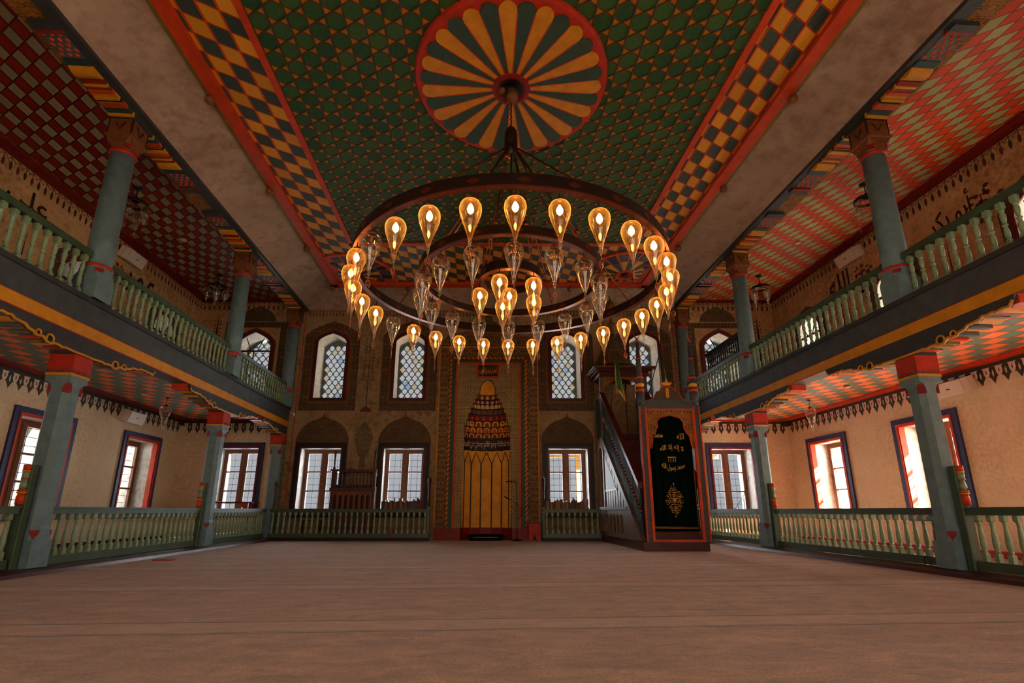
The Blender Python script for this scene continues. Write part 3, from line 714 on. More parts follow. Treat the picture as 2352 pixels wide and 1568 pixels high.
# ------------------------------------------------------------------ posts, columns, brackets
def ch_sq(h, c): return [(-h, -h + c), (-h + c, -h), (h - c, -h), (h, -h + c), (h, h - c), (h - c, h), (-h + c, h), (-h, h - c)]
def make_post():
    t = thing('wooden_post', 'p', 'post')
    m = MB(); h = .172; z = [(.09, .004, h), (.455, .004, h), (.465, .07, h), (.60, .07, h - .002), (.66, .07, .156), (2.60, .07, .152), (2.70, .07, .160), (2.76, .07, .178), (2.77, .004, h + .008), (2.86, .004, h + .008)]
    rings = []
    for zz, c, hh in z: rings.append([(x, y, zz) for x, y in ch_sq(hh, c)])
    m.add([p for r in rings for p in r], [(i * 8 + k, i * 8 + (k + 1) % 8, (i + 1) * 8 + (k + 1) % 8, (i + 1) * 8 + k) for i in range(9) for k in range(8)])
    m.build('shaft', 'post', t)
    m = MB()
    for a in range(4):
        r = Matrix.Rotation(a * pi / 2, 4, 'Z')
        n = MB(); c = .07
        P = [(-.055, .60), (-.05, .55), (0, .47), (.05, .55), (.055, .60)]; n.prism(P, 1, -.006, .004)
        P = [(-.055, 2.60), (-.055, 2.68), (-.035, 2.735), (0, 2.755), (.035, 2.735), (.055, 2.68), (.055, 2.60)]; n2 = MB().prism(P, 1, -.006, .03)
        F4 = r @ Matrix.Translation((-(h - c / 2) - .002, -(h - c / 2) - .002, 0)) @ Matrix.Rotation(-pi / 4, 4, 'Z')
        n.xf(F4).build('painted_stop', 'dred', t); n2.xf(F4).build('painted_stop', 'dred', t)
    MB().box(-h - .02, h + .02, -h - .02, h + .02, 2.855, 2.895, bev=.01).build('collar', 'yel', t)
    MB().box(-h - .012, h + .012, -h - .012, h + .012, 2.895, 3.188).build('cap_block', 'red', t)
    m = MB()
    for a in range(4):
        n = MB(); P = [(-h - .012, 2.895)]
        for k in range(8): x = -h + k * 2 * h / 8; P += [(x + h / 16, 2.96), (x + h / 8, 2.915), (x + 2 * h / 8 * .98, 2.905)]
        P += [(h + .012, 2.895)]; n.prism(P, 1, -h - .017, -h - .012); n.xf(Matrix.Rotation(a * pi / 2, 4, 'Z')); m.add(n.v, n.f)
    m.build('sawtooth_trim', 'greyp', t)
    return t
SIDE = [('left', XL - .172), ('right', XR + .16)]
SN = {'left': 'reader-seat side', 'right': 'stair-pulpit side'}
p0 = make_post(); used = False
POSTY = [2.86, 7.535, 12.205, 16.02]
WHERE = ['fourth from the front wall', 'third from the front wall', 'second from the front wall', 'against the front wall']
for s, x in SIDE:
    for k, y in enumerate(POSTY):
        lb = 'red-capped blue-grey post, %s, %s' % (SN[s], WHERE[k])
        if not used: o = p0; o.location = W(x, y); used = True
        else: o = dup(p0, W(x, y))
        o['label'] = lb; o['group'] = 'posts carrying the galleries'

def make_column():
    t = thing('gallery_column', 'c', 'column')
    m = MB(); h = .19
    rg = [[(x, y, zz) for x, y in ch_sq(h, c)] for zz, c in ((0, .006), (.36, .006), (.46, .08), (.55, .105))]
    m.add([p for r in rg for p in r], [(i * 8 + k, i * 8 + (k + 1) % 8, (i + 1) * 8 + (k + 1) % 8, (i + 1) * 8 + k) for i in range(3) for k in range(8)] + [tuple(range(24, 32))]); m.build('base_block', 'post', t)
    m = MB()
    for a in range(4):
        n = MB(); n.prism([(-.06, .52), (-.058, .45), (-.03, .40), (0, .39), (.03, .40), (.058, .45), (.06, .52)], 1, -.012, .02)
        n.xf(Matrix.Rotation(a * pi / 2, 4, 'Z') @ Matrix.Translation((-.145, -.145, 0)) @ Matrix.Rotation(-pi / 4, 4, 'Z')).build('base_boss', 'dred', t)
    MB().lathe([(.195, .545), (.215, .56), (.215, .585), (.2, .60), (.19, .605)], seg=24).build('collar_ring', 'red', t)
    MB().lathe([(.185, .60), (.188, .9), (.175, 2.72)], seg=28).build('shaft', 'post', t)
    MB().lathe([(.178, 2.70), (.2, 2.72), (.2, 2.75), (.18, 2.77)], seg=24).build('neck_ring', 'red', t)
    m = MB(); rg = [[(x, y, zz) for x, y in ch_sq(hh, c)] for zz, hh, c in ((2.76, .17, .09), (2.86, .18, .07), (2.98, .205, .01), (3.0, .225, .004), (3.04, .225, .004))]
    m.add([p for r in rg for p in r], [(i * 8 + k, i * 8 + (k + 1) % 8, (i + 1) * 8 + (k + 1) % 8, (i + 1) * 8 + k) for i in range(4) for k in range(8)]); m.build('capital', 'brownp', t)
    m = MB(); m.box(-.2, .2, -.2, .2, 3.04, 3.36); m.build('capital_block', 'brownp', t)
    m = MB()
    for a in range(4):
        n = MB()
        for s in (-1, 1):
            n.box(min(s * .2, s * .18), max(s * .2, s * .18), -.206, -.2, 3.04, 3.36)
            for k in range(3): n.prism([(0, 3.1), (s * (.03 + k * .03), 3.2 + k * .02), (s * (.05 + k * .03), 3.26 + k * .01), (s * (.02 + k * .02), 3.18 + k * .02)], 1, -.206, -.2)
        n.box(-.2, .2, -.206, -.2, 3.34, 3.36); n.box(-.2, .2, -.206, -.2, 3.04, 3.055)
        n.xf(Matrix.Rotation(a * pi / 2, 4, 'Z')); m.add(n.v, n.f)
    m.build('capital_painting', 'ink', t)
    m = MB()
    for a in range(4):
        n = MB(); n.prism([(-.05, 2.80), (-.05, 2.88), (-.03, 2.94), (0, 2.96), (.03, 2.94), (.05, 2.88), (.05, 2.80)], 1, -.03, .02)
        n.xf(Matrix.Rotation(a * pi / 2, 4, 'Z') @ Matrix.Translation((-.132, -.132, 0)) @ Matrix.Rotation(-pi / 4, 4, 'Z')).build('capital_boss', 'dred', t)
    return t
c0 = make_column(); used = False
for s, x in (('left', XL - .10), ('right', XR + .16)):
    for k, y in enumerate(POSTY):
        lb = 'round upstairs column, %s, %s' % (SN[s], WHERE[k])
        if not used: o = c0; o.location = W(x, y, ZB); used = True
        else: o = dup(c0, W(x, y, ZB))
        o['label'] = lb; o['group'] = 'columns on the gallery edges'

PROF = [(0, 3.205), (.2, 3.205), (.38, 3.215), (.44, 3.20), (.50, 3.215), (.60, 3.215), (.64, 3.19), (.71, 3.19), (.75, 3.225), (.80, 3.25), (.84, 3.235), (.92, 3.235), (.96, 3.27), (1.04, 3.28), (1.10, 3.32), (1.26, 3.33), (1.32, 3.365), (1.38, 3.35), (1.46, 3.365), (1.50, 3.345), (1.58, 3.36), (1.66, 3.35), (1.72, 3.42), (1.76, 3.50)]
def make_corbel(mir):
    """lower bracket: the board faces the nave (+x for the left side)"""
    t = thing('corbel_bracket', 'b', 'bracket')
    half = PROF; full = [(-a, b) for a, b in half[::-1]] + half[1:]
    m = MB(); m.prism(full, 0, -.035, .012); 
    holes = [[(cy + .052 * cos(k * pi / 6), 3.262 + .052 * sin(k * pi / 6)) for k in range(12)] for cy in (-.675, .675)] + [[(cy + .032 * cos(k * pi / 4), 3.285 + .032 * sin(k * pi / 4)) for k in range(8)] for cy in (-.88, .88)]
    m.build('face_board', 'dgrey', t)
    m = MB()
    for hl_ in holes: MB().prism(hl_, 0, .012, .016).build('hole_shade_disc', 'black', t)  # black discs on the uncut board stand in for the shaded holes
    m = MB(); m.tube([(.012, a, b + .012) for a, b in full[1:-1]], .02, 6)
    for cy, z, r in ((-.675, 3.262, .062), (.675, 3.262, .062), (-.88, 3.285, .042), (.88, 3.285, .042)):
        m.tube([(.012, cy + r * cos(k * pi / 7), z + r * sin(k * pi / 7)) for k in range(14)], .017, 6, closed=True)
    m.build('scalloped_edging', 'yel', t)
    st = [(.0, .20, 3.19, 'dgrey'), (.20, .32, 3.235, 'oran'), (.32, .46, 3.25, 'grey'), (.46, .50, 3.225, 'yel'), (.50, .56, 3.26, 'black'), (.56, .60, 3.235, 'olive'), (.60, .68, 3.27, 'yel'), (.68, .74, 3.25, 'oran'), (.74, .84, 3.29, 'dred'), (.84, .9, 3.26, 'grey'), (.9, 1.02, 3.31, 'yel'), (1.02, 1.10, 3.30, 'grey'), (1.10, 1.28, 3.33, 'yel'), (1.28, 1.34, 3.36, 'grey'), (1.34, 1.46, 3.37, 'dred'), (1.46, 1.56, 3.36, 'yel'), (1.56, 1.76, 3.38, 'oran')]
    mats = []; m = MB()
    for a, b, z, mt in st:
        if mt not in mats: mats.append(mt)
        i = mats.index(mt)
        for s in (-1, 1):
            y0, y1 = sorted((s * a, s * b))
            if mt in ('yel',) and b - a > .1:
                P = [(y0, 3.52)] + [(y0 + (y1 - y0) * k / 6, z + .03 - .04 * sin(pi * k / 6)) for k in range(7)] + [(y1, 3.52)]
                m.prism(P, 0, -.36, -.035, i)
            else: m.box(-.36, -.035, y0, y1, z, 3.52, i)
    m.build('moulded_soffit', mats, t)
    if mir:
        for c in [c for c in bpy.data.objects if c.parent == t]:
            for v in c.data.vertices: v.co.x = -v.co.x
            c.data.flip_normals()
    return t
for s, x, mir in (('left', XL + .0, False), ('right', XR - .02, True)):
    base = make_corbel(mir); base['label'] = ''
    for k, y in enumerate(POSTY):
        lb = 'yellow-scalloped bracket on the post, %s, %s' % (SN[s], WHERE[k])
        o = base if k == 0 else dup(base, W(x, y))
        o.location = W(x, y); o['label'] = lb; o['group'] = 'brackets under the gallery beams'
    # the bracket against the front wall stops at the wall: trim its far half
    for c in [c for c in bpy.data.objects if c.parent == o]:
        c.data = c.data.copy(); bm = bmesh.new(); bm.from_mesh(c.data)
        bmesh.ops.bisect_plane(bm, geom=bm.verts[:] + bm.edges[:] + bm.faces[:], plane_co=(0, .16, 0), plane_no=(0, 1, 0), clear_outer=True); bm.to_mesh(c.data); bm.free()

def make_top_corbel():
    t = thing('column_bracket', 'b', 'bracket')
    st = [(.0, .25, 7.47, 'dgrey', .2), (.25, .30, 7.46, 'yel', .2), (.30, .42, 7.49, 'teal', .2), (.42, .52, 7.485, 'oran', .2), (.52, .55, 7.47, 'gold', .19), (.55, .60, 7.49, 'black', .19), (.60, .65, 7.47, 'yel', .19), (.65, .72, 7.49, 'yel', .19), (.72, .78, 7.48, 'oran', .19), (.78, .86, 7.50, 'brownp', .18), (.86, .90, 7.48, 'yel', .18), (.90, .98, 7.50, 'dred', .18), (.98, 1.22, 7.49, 'yel', .18), (1.22, 1.34, 7.52, 'teal', .18), (1.34, 1.78, 7.535, 'grey', .17), (1.78, 1.84, 7.50, 'dred', .19), (1.84, 1.95, 7.50, 'dgrey', .19)]
    mats = []; m = MB()
    for a, b, z, mt, w in st:
        if mt not in mats: mats.append(mt)
        i = mats.index(mt)
        for s in (-1, 1):
            y0, y1 = sorted((s * a, s * b))
            if mt == 'yel' and b - a > .15:
                m.prism([(y0, 7.62)] + [(y0 + (y1 - y0) * k / 6, z + .03 - .05 * sin(pi * k / 6)) for k in range(7)] + [(y1, 7.62)], 0, -w, w, i)
            else: m.box(-w, w, y0, y1, z, 7.62, i)
    m.build('moulded_soffit', mats, t)
    for s in (-1, 1):
        m = MB()
        for r in range(5):
            for c in range(3): m.ball((-.11 + c * .11 + (.05 if r % 2 else 0) - .02, s * (1.40 + r * .085), 7.535), .034, sz=.5, seg=8, rings=4)
        m.build('carved_scales', 'oran', t)
    return t
tc = make_top_corbel(); used = False
for s, x in (('left', XL - .06), ('right', XR + .12)):
    for k, y in enumerate(POSTY):
        lb = 'striped bracket topping the upstairs column, %s, %s' % (SN[s], WHERE[k])
        o = tc if not used else dup(tc, W(x, y)); used = True
        o.location = W(x, y); o['label'] = lb; o['group'] = 'brackets under the upper beams'
    for c in [c for c in bpy.data.objects if c.parent == o]:
        c.data = c.data.copy(); bm = bmesh.new(); bm.from_mesh(c.data)
        bmesh.ops.bisect_plane(bm, geom=bm.verts[:] + bm.edges[:] + bm.faces[:], plane_co=(0, .16, 0), plane_no=(0, 1, 0), clear_outer=True); bm.to_mesh(c.data); bm.free()

# ------------------------------------------------------------------ railings
def bal_low():
    m = MB(); q = .046
    m.lathe([(q, 0), (q, .10), (.024, .128)], seg=4, sq=True, smooth=False)
    m.lathe([(.02, .12), (.031, .133), (.031, .142), (.021, .15), (.033, .19), (.037, .24), (.032, .32), (.022, .44), (.019, .475), (.028, .482), (.028, .49), (.018, .498), (.024, .505), (.02, .515)], seg=10)
    m.lathe([(.022, .51), (q, .535), (q, .605)], seg=4, sq=True, smooth=False)
    return m
def bal_up():
    m = MB(); q = .05
    m.lathe([(q, 0), (q, .09), (.026, .115)], seg=4, sq=True, smooth=False)
    m.lathe([(.02, .11), (.034, .122), (.034, .13), (.022, .14), (.034, .19), (.032, .25), (.022, .31), (.02, .325), (.034, .335), (.034, .35), (.02, .36), (.022, .38), (.032, .43), (.034, .48), (.022, .53), (.034, .54), (.034, .55), (.02, .56)], seg=10)
    m.lathe([(.026, .555), (q, .58), (q, .67)], seg=4, sq=True, smooth=False)
    return m
BL = bal_low().build('baluster', 'balu'); BU = bal_up().build('baluster', 'balu')
bml, bmu = BL.data, BU.data; bmd = BU.data.copy(); bmd.materials[0] = M['dgrey']
bpy.data.objects.remove(BL); bpy.data.objects.remove(BU)
def railing(p0, p1, z, kind, label, group, step=.172, toph=None, newel=False, mat='rail'):
    """p0, p1 in hall coordinates; balusters are parts"""
    a, b = Vector((p0[0], p0[1], 0)), Vector((p1[0], p1[1], 0)); L = (b - a).length; dr = (b - a).normalized(); nn = Vector((-dr.y, dr.x, 0))
    t = thing('balustrade', label, 'railing', W(p0[0], p0[1], z), 0, group)
    def bar(z0, z1, w, e=0, s0=0, s1=None):
        m = MB(); s1 = L if s1 is None else s1
        pts = [a + dr * s + nn * q for s, q in ((s0 - e, -w), (s1 + e, -w), (s1 + e, w), (s0 - e, w))]
        m.prism([(p.x, p.y) for p in pts], 2, z0, z1); return m
    if kind == 'low':
        bar(z + .82, z + .90, .055).build('top_rail', mat, t, world=True); bar(z + .90, z + .925, .075, 0).build('rail_cap', 'rail', t, world=True)
        bar(z + .10, z + .22, .05).build('bottom_rail', mat, t, world=True)
        h0, me = .215, bml
    else:
        bar(z + .665, z + .77, .055).build('top_rail', mat, t, world=True); h0, me = .0, (bmd if mat == 'dgrey' else bmu)
    n = int(L / step)
    for k in range(n):
        s = L * (k + .5) / n; p = a + dr * s; o = bpy.data.objects.new('baluster', me); COL.objects.link(o)
        o.parent = t; o.location = W(p.x, p.y, z + h0) - t.location
        o.rotation_euler = (0, 0, random.uniform(-.05, .05))
    return t
def newel(x, y, label):
    t = thing('newel_post', label, 'post', W(x, y), 0, 'newel posts beside the gallery posts')
    MB().box(-.07, .07, -.045, .06, .09, 1.50, bev=.01).build('shaft', 'rail', t)
    m = MB(); c = (0, -.05, 0)
    m.lathe([(.05, .95), (.055, 1.05), (.04, 1.10)], c, 10, 0); m.lathe([(.058, 1.10), (.058, 1.12), (.045, 1.13)], c, 10, 1)
    m.lathe([(.058, 1.13), (.058, 1.15), (.03, 1.16)], c, 10, 0); m.lathe([(.03, 1.16), (.05, 1.2), (.03, 1.30)], c, 10, 2); m.lathe([(.05, 1.30), (.05, 1.31)], c, 10, 0)
    m.lathe([(.045, 1.31), (.045, 1.40)], c, 10, 2); m.lathe([(.052, 1.40), (.052, 1.42)], c, 10, 1); m.lathe([(.05, 1.42), (.05, 1.50)], c, 10, 0)
    m.build('turned_face', ['oran', 'yel', 'balu'], t)
bays = [(2.86, 7.535), (7.535, 12.205), (12.205, 15.62)]
bn = ['third bay from the front wall', 'second bay from the front wall', 'bay touching the front corner']
for s, x in (('left', XL - .18), ('right', XR + .17)):
    for k, (y0, y1) in enumerate(bays):
        e1 = .34 if k < 2 else .05
        railing((x, y0 + .20), (x, y1 - e1), 0, 'low', 'green floor-level railing, %s, %s' % (SN[s], bn[k]), 'floor railings between the posts')
        if k < 2: newel(x + (.0), y1 - .26, 'red and green turned newel beside the post, %s, %s' % (SN[s], WHERE[k + 1]))
for s, x in (('left', XL - .10), ('right', XR + .14)):
    for k, (y0, y1) in enumerate([(2.86, 7.535), (7.535, 12.205), (12.205, 16.05)]):
        railing((x, y0 + .20), (x, y1 - .20), ZB, 'up', 'green upstairs railing, %s, %s' % (SN[s], bn[k]), 'gallery railings between the columns')
railing((7.6, 13.6), (7.6, 16.1), 5.2, 'up', 'dark raised inner railing upstairs, behind the gallery railing, stair-pulpit side', None, .13, mat='dgrey')
railing((XL - .02, 15.68), (-1.46, 15.68), 0, 'low', 'low dark railing below the reader seat and two front windows', 'front railings', .168)
railing((2.02, 15.68), (3.72, 15.68), 0, 'low', 'short low dark railing between the niche and the stair pulpit', 'front railings', .168)
for x0, x1 in ((XL - .02, -1.42), (1.99, 3.74)):
    o = MB().box(x0, x1, 15.60, 15.80, 0, .10).build('plinth_board', 'black', world=True); tag(o, 'black plinth board under the %s' % ('long railing before the reader seat' if x0 < 0 else 'short railing beside the stair pulpit'), 'plinth')
for x, z, lb in ((-1.46, 1.90, 'dark carved finial post between the niche and the book row window'), (2.02, 1.90, 'dark carved finial post behind the red stool'), (-6.14, 1.75, 'dark carved finial post at the railing corner by the draped table')):
    t = thing('finial_post', lb, 'post', W(x, 15.72), 0, 'carved railing end posts')
    MB().box(-.045, .045, -.045, .045, .10, 1.0, bev=.01).build('shaft', 'rail', t)
    MB().lathe([(.03, 1.0), (.05, 1.04), (.03, 1.08), (.045, 1.12), (.03, 1.2), (.04, 1.3), (.028, 1.34), (.05, z - .2), (.055, z - .08), (.03, z - .05), (.012, z)], seg=10).build('turned_top', 'dwood', t)

# ------------------------------------------------------------------ prayer niche (mihrab)
mh = thing('prayer_niche', 'painted prayer niche with gold flutes in the front wall', 'niche', W(NC, D, 0))
def nf(loops, name, mt, h0, h1): return MB().slab(loops, 1, D - h1, D - h0).build(name, mt, mh, world=True)
def cut(L): return [(max(x, x), z) for x, z in L]
NB = [(NICHE[1][0], .35)] + NICHE[2:-2] + [(NICHE[-1][0], .35)]
def u_frame(x0, x1, z0, z1, w, name, mt, h, parts=True):
    m = MB(); m.box(x0, x0 + w, D - h, D, z0, z1); m.box(x1 - w, x1, D - h, D, z0, z1); m.box(x0 + w, x1 - w, D - h, D, z1 - w, z1); return m.build(name, mt, mh, world=True)
u_frame(-1.30, 1.93, .35, 6.22, .33, 'carved_outer_band', 'arab2', .07)
u_frame(-1.33, 1.96, .35, 6.25, .03, 'outer_fillet', 'yel', .085); 
u_frame(-.78, 1.38, .35, 5.70, .06, 'orange_frame', 'oran', .05)
u_frame(-.905, 1.505, .35, 5.82, .12, 'green_band', 'green', .035)
m = MB()   # rope moulding: red and yellow slanted lozenges
def rope(x0, z0, x1, z1):
    L = math.hypot(x1 - x0, z1 - z0); n = int(L / .075); dx, dz = (x1 - x0) / L, (z1 - z0) / L
    for k in range(n):
        s0, s1 = L * k / n, L * (k + 1) / n; w = .04; q = .05
        P = [(x0 + dx * (s0 - q) - dz * w, z0 + dz * (s0 - q) + dx * w), (x0 + dx * (s1 - q) - dz * w, z0 + dz * (s1 - q) + dx * w), (x0 + dx * (s1 + q) + dz * w, z0 + dz * (s1 + q) - dx * w), (x0 + dx * (s0 + q) + dz * w, z0 + dz * (s0 + q) - dx * w)]
        m.prism(P, 1, D - .06, D - .0, k % 2)
rope(-.95, .38, -.95, 5.86); rope(1.55, 5.86, 1.55, .38); rope(-.95, 5.86, 1.55, 5.86)
m.build('rope_moulding', ['dred', 'yel'], mh, world=True)
nf([rect(-.72, 1.32, .35, 5.64), NB], 'tracery_panel', 'arab3', 0, .02)
m = MB().slab([[(-1.33, 0), (-1.33, .35), (NICHE[1][0], .35), (NICHE[1][0], 0)], ], 1, D - .1, D); m.build('red_base', 'dred', mh, world=True); m = MB().slab([[(NICHE[-1][0], 0), (NICHE[-1][0], .35), (1.96, .35), (1.96, 0)]], 1, D - .1, D)
m.build('red_base', 'dred', mh, world=True)
# crest above the panel
cr = [(-1.3, 6.25)] + [(NC + 1.62 * cos(pi - a * pi / 16), 6.25 + .62 * abs(sin(a * pi / 16)) ** .8) for a in range(1, 16)] + [(1.93, 6.25)]
nf([cr], 'painted_crest', 'arab2', 0, .02)
nf([[(NC - .25, 6.9), (NC - .35, 7.1), (NC - .15, 7.2), (NC - .1, 7.42), (NC + .1, 7.42), (NC + .15, 7.2), (NC + .35, 7.1), (NC + .25, 6.9)]], 'painted_crest', 'arab', 0, .02)
# plaque
m = MB().slab([rect(-.07, .66, 5.17, 5.65), rect(-.02, .61, 5.22, 5.60)], 1, D - .06, D - .02); m.build('plaque_frame', 'oran', mh, world=True)
MB().box(-.03, .62, D - .035, D - .02, 5.21, 5.61).build('plaque_board', 'ink', mh, world=True)
tx = script('كلما دخل عليها زكريا المحراب', .58, .26); tx.v = [Vector((v.x + .295, D - .04 + v.y, v.z + 5.41)) for v in tx.v]
tx.build('plaque_writing', 'goldp', mh, world=True, fix=False)
# recess: fluted half-round lower part
m = MB(); g = MB(); b = MB(); NP = 7; Rw, Rd = .80, .55
def npt(t, w=Rw, d=Rd): return (NC - w * cos(t * pi), D + .03 + d * sin(t * pi))
ang = [k / NP for k in range(NP + 1)]
for k in range(NP):
    (x0, y0), (x1, y1) = npt(ang[k]), npt(ang[k + 1])
    m.add([(x0, y0, .35), (x1, y1, .35), (x1, y1, 2.80), (x0, y0, 2.80)], [(0, 1, 2, 3)])
    b.add([(x0, y0, 0), (x1, y1, 0), (x1, y1, .36), (x0, y0, .36)], [(0, 1, 2, 3)])
for k in range(NP + 1):
    x, y = npt(ang[k]); y -= .012
    g.box(x - .022, x + .022, y - .012, y + .012, .36, 2.42)
    q_ = .5 / NP; tp = ang[k]
    for s in (-1, 1):     # stepped fringe line above each rib
        st = [(0, 2.42), (.22, 2.42), (.22, 2.50), (.42, 2.50), (.42, 2.58), (.62, 2.58), (.62, 2.66), (.82, 2.66), (.82, 2.74), (1.0, 2.74)]
        L_ = []
        for a_, z_ in st:
            t_ = tp + s * a_ * q_
            if -.001 <= t_ <= 1.001:
                x_, y_ = npt(min(1, max(0, t_)), Rw - .012, Rd - .012); L_.append((x_, y_ - .004, z_))
        if len(L_) > 2: g.tube(L_, .013, 4)
m.build('gold_flute', 'goldp', mh, world=True); g.build('dark_rib', 'ink', mh, world=True); b.build('niche_base', 'dred', mh, world=True)
# writing band
NS = 20; m = MB(); P = [npt(k / NS, .795, .54) for k in range(NS + 1)]
m.add([(x, y, z) for z in (2.79, 3.22) for x, y in P], [(k, k + 1, NS + 2 + k, NS + 1 + k) for k in range(NS)]); m.build('writing_band', 'ink', mh, world=True)
def curl(x, y, z):
    t = .5 + x / 2.5; px, py = npt(t, .785, .53); return Vector((px, py - .004, z + 2.99))
tx = script('فنادته الملائكة وهو قائم يصلي في المحراب', 2.15, .30, curl); tx.build('writing', 'cream', mh, world=True, fix=False)
m = MB(); m.add([(x, y - .003, z) for z in (3.05, 3.065) for x, y in P], [(k, k + 1, NS + 2 + k, NS + 1 + k) for k in range(NS)]); m.build('writing_line', 'cream', mh, world=True)
# tiers of little arches
TI = [(3.22, 3.38, .80, .54), (3.38, 3.58, .74, .50), (3.58, 3.78, .67, .45), (3.78, 3.98, .61, .40), (3.98, 4.16, .54, .35), (4.16, 4.32, .47, .30), (4.32, 4.46, .40, .25), (4.46, 4.62, .33, .20)]
cm = ['goldp', 'dred', 'grey', 'oran', 'brownp', 'cream']; ms = MB(); cells = {c: MB() for c in cm}; edge = MB()
pat = [(9, 'goldp', 'dred'), (9, 'goldp', 'oran'), (7, 'goldp', 'brownp'), (8, 'dred', 'oran'), (8, 'brownp', 'grey'), (9, 'cream', 'goldp'), (7, 'dred', 'cream'), (5, 'grey', 'goldp')]
for i, (z0, z1, w, d) in enumerate(TI):
    PP = [npt(k / 16, w, d) for k in range(17)]
    ms.add([(x, y, z) for z in (z0, z1) for x, y in PP], [(k, k + 1, 18 + k, 17 + k) for k in range(16)])
    w2, d2 = (TI[i + 1][2], TI[i + 1][3]) if i < 7 else (.27, .16); QQ = [npt(k / 16, w2, d2) for k in range(17)]
    ms.add([(x, y, z1) for x, y in PP + QQ], [(k, k + 1, 18 + k, 17 + k) for k in range(16)])
    edge.tube([(x, y - .006, z1) for x, y in QQ], .0065, 5)
    n, ca, cb = pat[i]
    for k in range(n):
        for j, (cc, fr, sh) in enumerate(((ca, .40, .010), (cb, .22, .016))):
            tc_, hw = (k + .5) / n, fr / n; zz = z0 + .015; hh = (z1 - z0) * (.92 if j == 0 else .72)
            pts = []
            for q in range(7):
                a = pi * q / 6; x, y = npt(tc_ - hw * cos(a), w - sh, d - sh); pts.append((x, y, zz + hh * .55 + hh * .42 * sin(a)))
            x0, y0 = npt(tc_ - hw, w - sh, d - sh); x1, y1 = npt(tc_ + hw, w - sh, d - sh)
            MB().add([(x0, y0, zz)] + pts + [(x1, y1, zz)], [tuple(range(9))]).build('little_arch', cc, mh, world=True)
ms.build('stepped_tiers', 'rose', mh, world=True); edge.build('tier_edge', 'ink', mh, world=True)
m = MB(); nseg = 78
for j in range(7):
    for k in range(nseg + 1):
        t = k / nseg; a = j / 6 * pi / 2; r = cos(a) * (1 - .10 * abs(cos(t * pi * 13))); x, y = npt(t, .275 * r, .16 * r); m.v.append(Vector((x, y, 4.62 + .47 * sin(a))))
for j in range(6):
    for k in range(nseg): q = j * (nseg + 1) + k; m.f.append([q, q + 1, q + nseg + 2, q + nseg + 1]); m.mi.append(0); m.sm.append(True)
m.build('shell_dome', 'goldp', mh, world=True)
MB().add([(NC - .8, D + .03, 0), (NC + .8, D + .03, 0), (NC + .8, D + .62, 0.002), (NC - .8, D + .62, 0.002)], [(0, 1, 2, 3)]).build('niche_floor', 'dred', mh, world=True)
edge2 = MB(); edge2.tube([(x, D - .012, z) for x, z in NICHE[2:-2]], .014, 5); edge2.build('niche_edge', 'ink', mh, world=True)

# ------------------------------------------------------------------ pulpit stairs (minbar)
mn = thing('stair_pulpit', 'tall painted stair pulpit with a green curtain and pointed canopy', 'pulpit', W(4.5, 13.9, 0))
X0, X1, Y0, Y1 = 3.80, 5.17, 11.88, 16.05
def mb_(name, mt, m): return m.build(name, mt, mn, world=True)
m = MB(); m.prism([(X0 - .05, Y0 - .08), (X1 + .05, Y0 - .08), (X1 + .05, Y1), (X0 - .05, Y1)], 2, 0, .2); mb_('base_plinth', 'maroon', m)
for x in (X0 + .06, X1 - .02):
    m = MB(); m.box(x - .005, x + .125, Y0 - .03, Y0 + .10, .2, 3.62, bev=.01) ; mb_('gate_post', 'greyp', m)
    m = MB(); m.box(x - .02, x + .01, Y0 - .045, Y0 - .01, .2, 3.3); m.box(x + .11, x + .14, Y0 - .045, Y0 - .01, .2, 3.3); mb_('gate_post_edge', 'oran', m)
    c = (x + .06, Y0 + .035, 0)
    m = MB(); m.lathe([(.10, 3.35), (.10, 3.68)], c, 8, 0); m.lathe([(.06, 3.66), (.10, 3.68), (.10, 3.74), (.06, 3.76)], c, 12, 1); m.lathe([(.06, 3.76), (.085, 3.79)], c, 12, 0)
    m.lathe([(.06, 3.80), (.10, 3.83), (.10, 3.87), (.06, 3.90)], c, 12, 2); m.lathe([(.06, 3.9), (.085, 3.95), (.06, 4.0)], c, 12, 0); m.lathe([(.06, 4.0), (.10, 4.02), (.10, 4.05), (.06, 4.07)], c, 12, 1)
    m.lathe([(.07, 4.07), (.075, 4.12), (.035, 4.95)], c, 10, 0); m.lathe([(.05, 4.5), (.066, 4.52), (.05, 4.54)], c, 10, 1); m.lathe([(.03, 4.95), (.055, 4.97), (.055, 4.99), (.02, 5.01), (.035, 5.03), (.01, 5.06)], c, 10, 1)
    mb_('spire', ['greyp', 'oran', 'goldp'], m)
    m = MB(); m.tube([(c[0] + .06 * cos(a), c[1], 5.12 + .06 * sin(a)) for a in [R(130 + k * 28) for k in range(11)]], .008, 6, rs=[.003, .008, .011, .013, .014, .014, .014, .013, .011, .008, .003]); mb_('crescent', 'brownp', m)
m = MB(); m.box(X0 + .19, X1 - .03, Y0 - .03, Y0 + .08, 3.24, 3.40); m.box(X0 + .04, X1 + .10, Y0 - .06, Y0 + .1, 3.40, 3.45); mb_('lintel', 'greyp', m)
m = MB(); m.box(X0 + .19, X1 - .03, Y0 - .04, Y0 - .02, 3.22, 3.25); m.box(X0 + .19, X0 + .23, Y0 - .04, Y0, .24, 3.24); m.box(X1 - .07, X1 - .03, Y0 - .04, Y0, .24, 3.24); m.box(X0 + .19, X1 - .03, Y0 - .05, Y0 + .02, .2, .25); mb_('orange_moulding', 'oran', m)
gc = (X0 + X1) / 2 + .08
cx0, cx1 = X0 + .23, X1 - .07
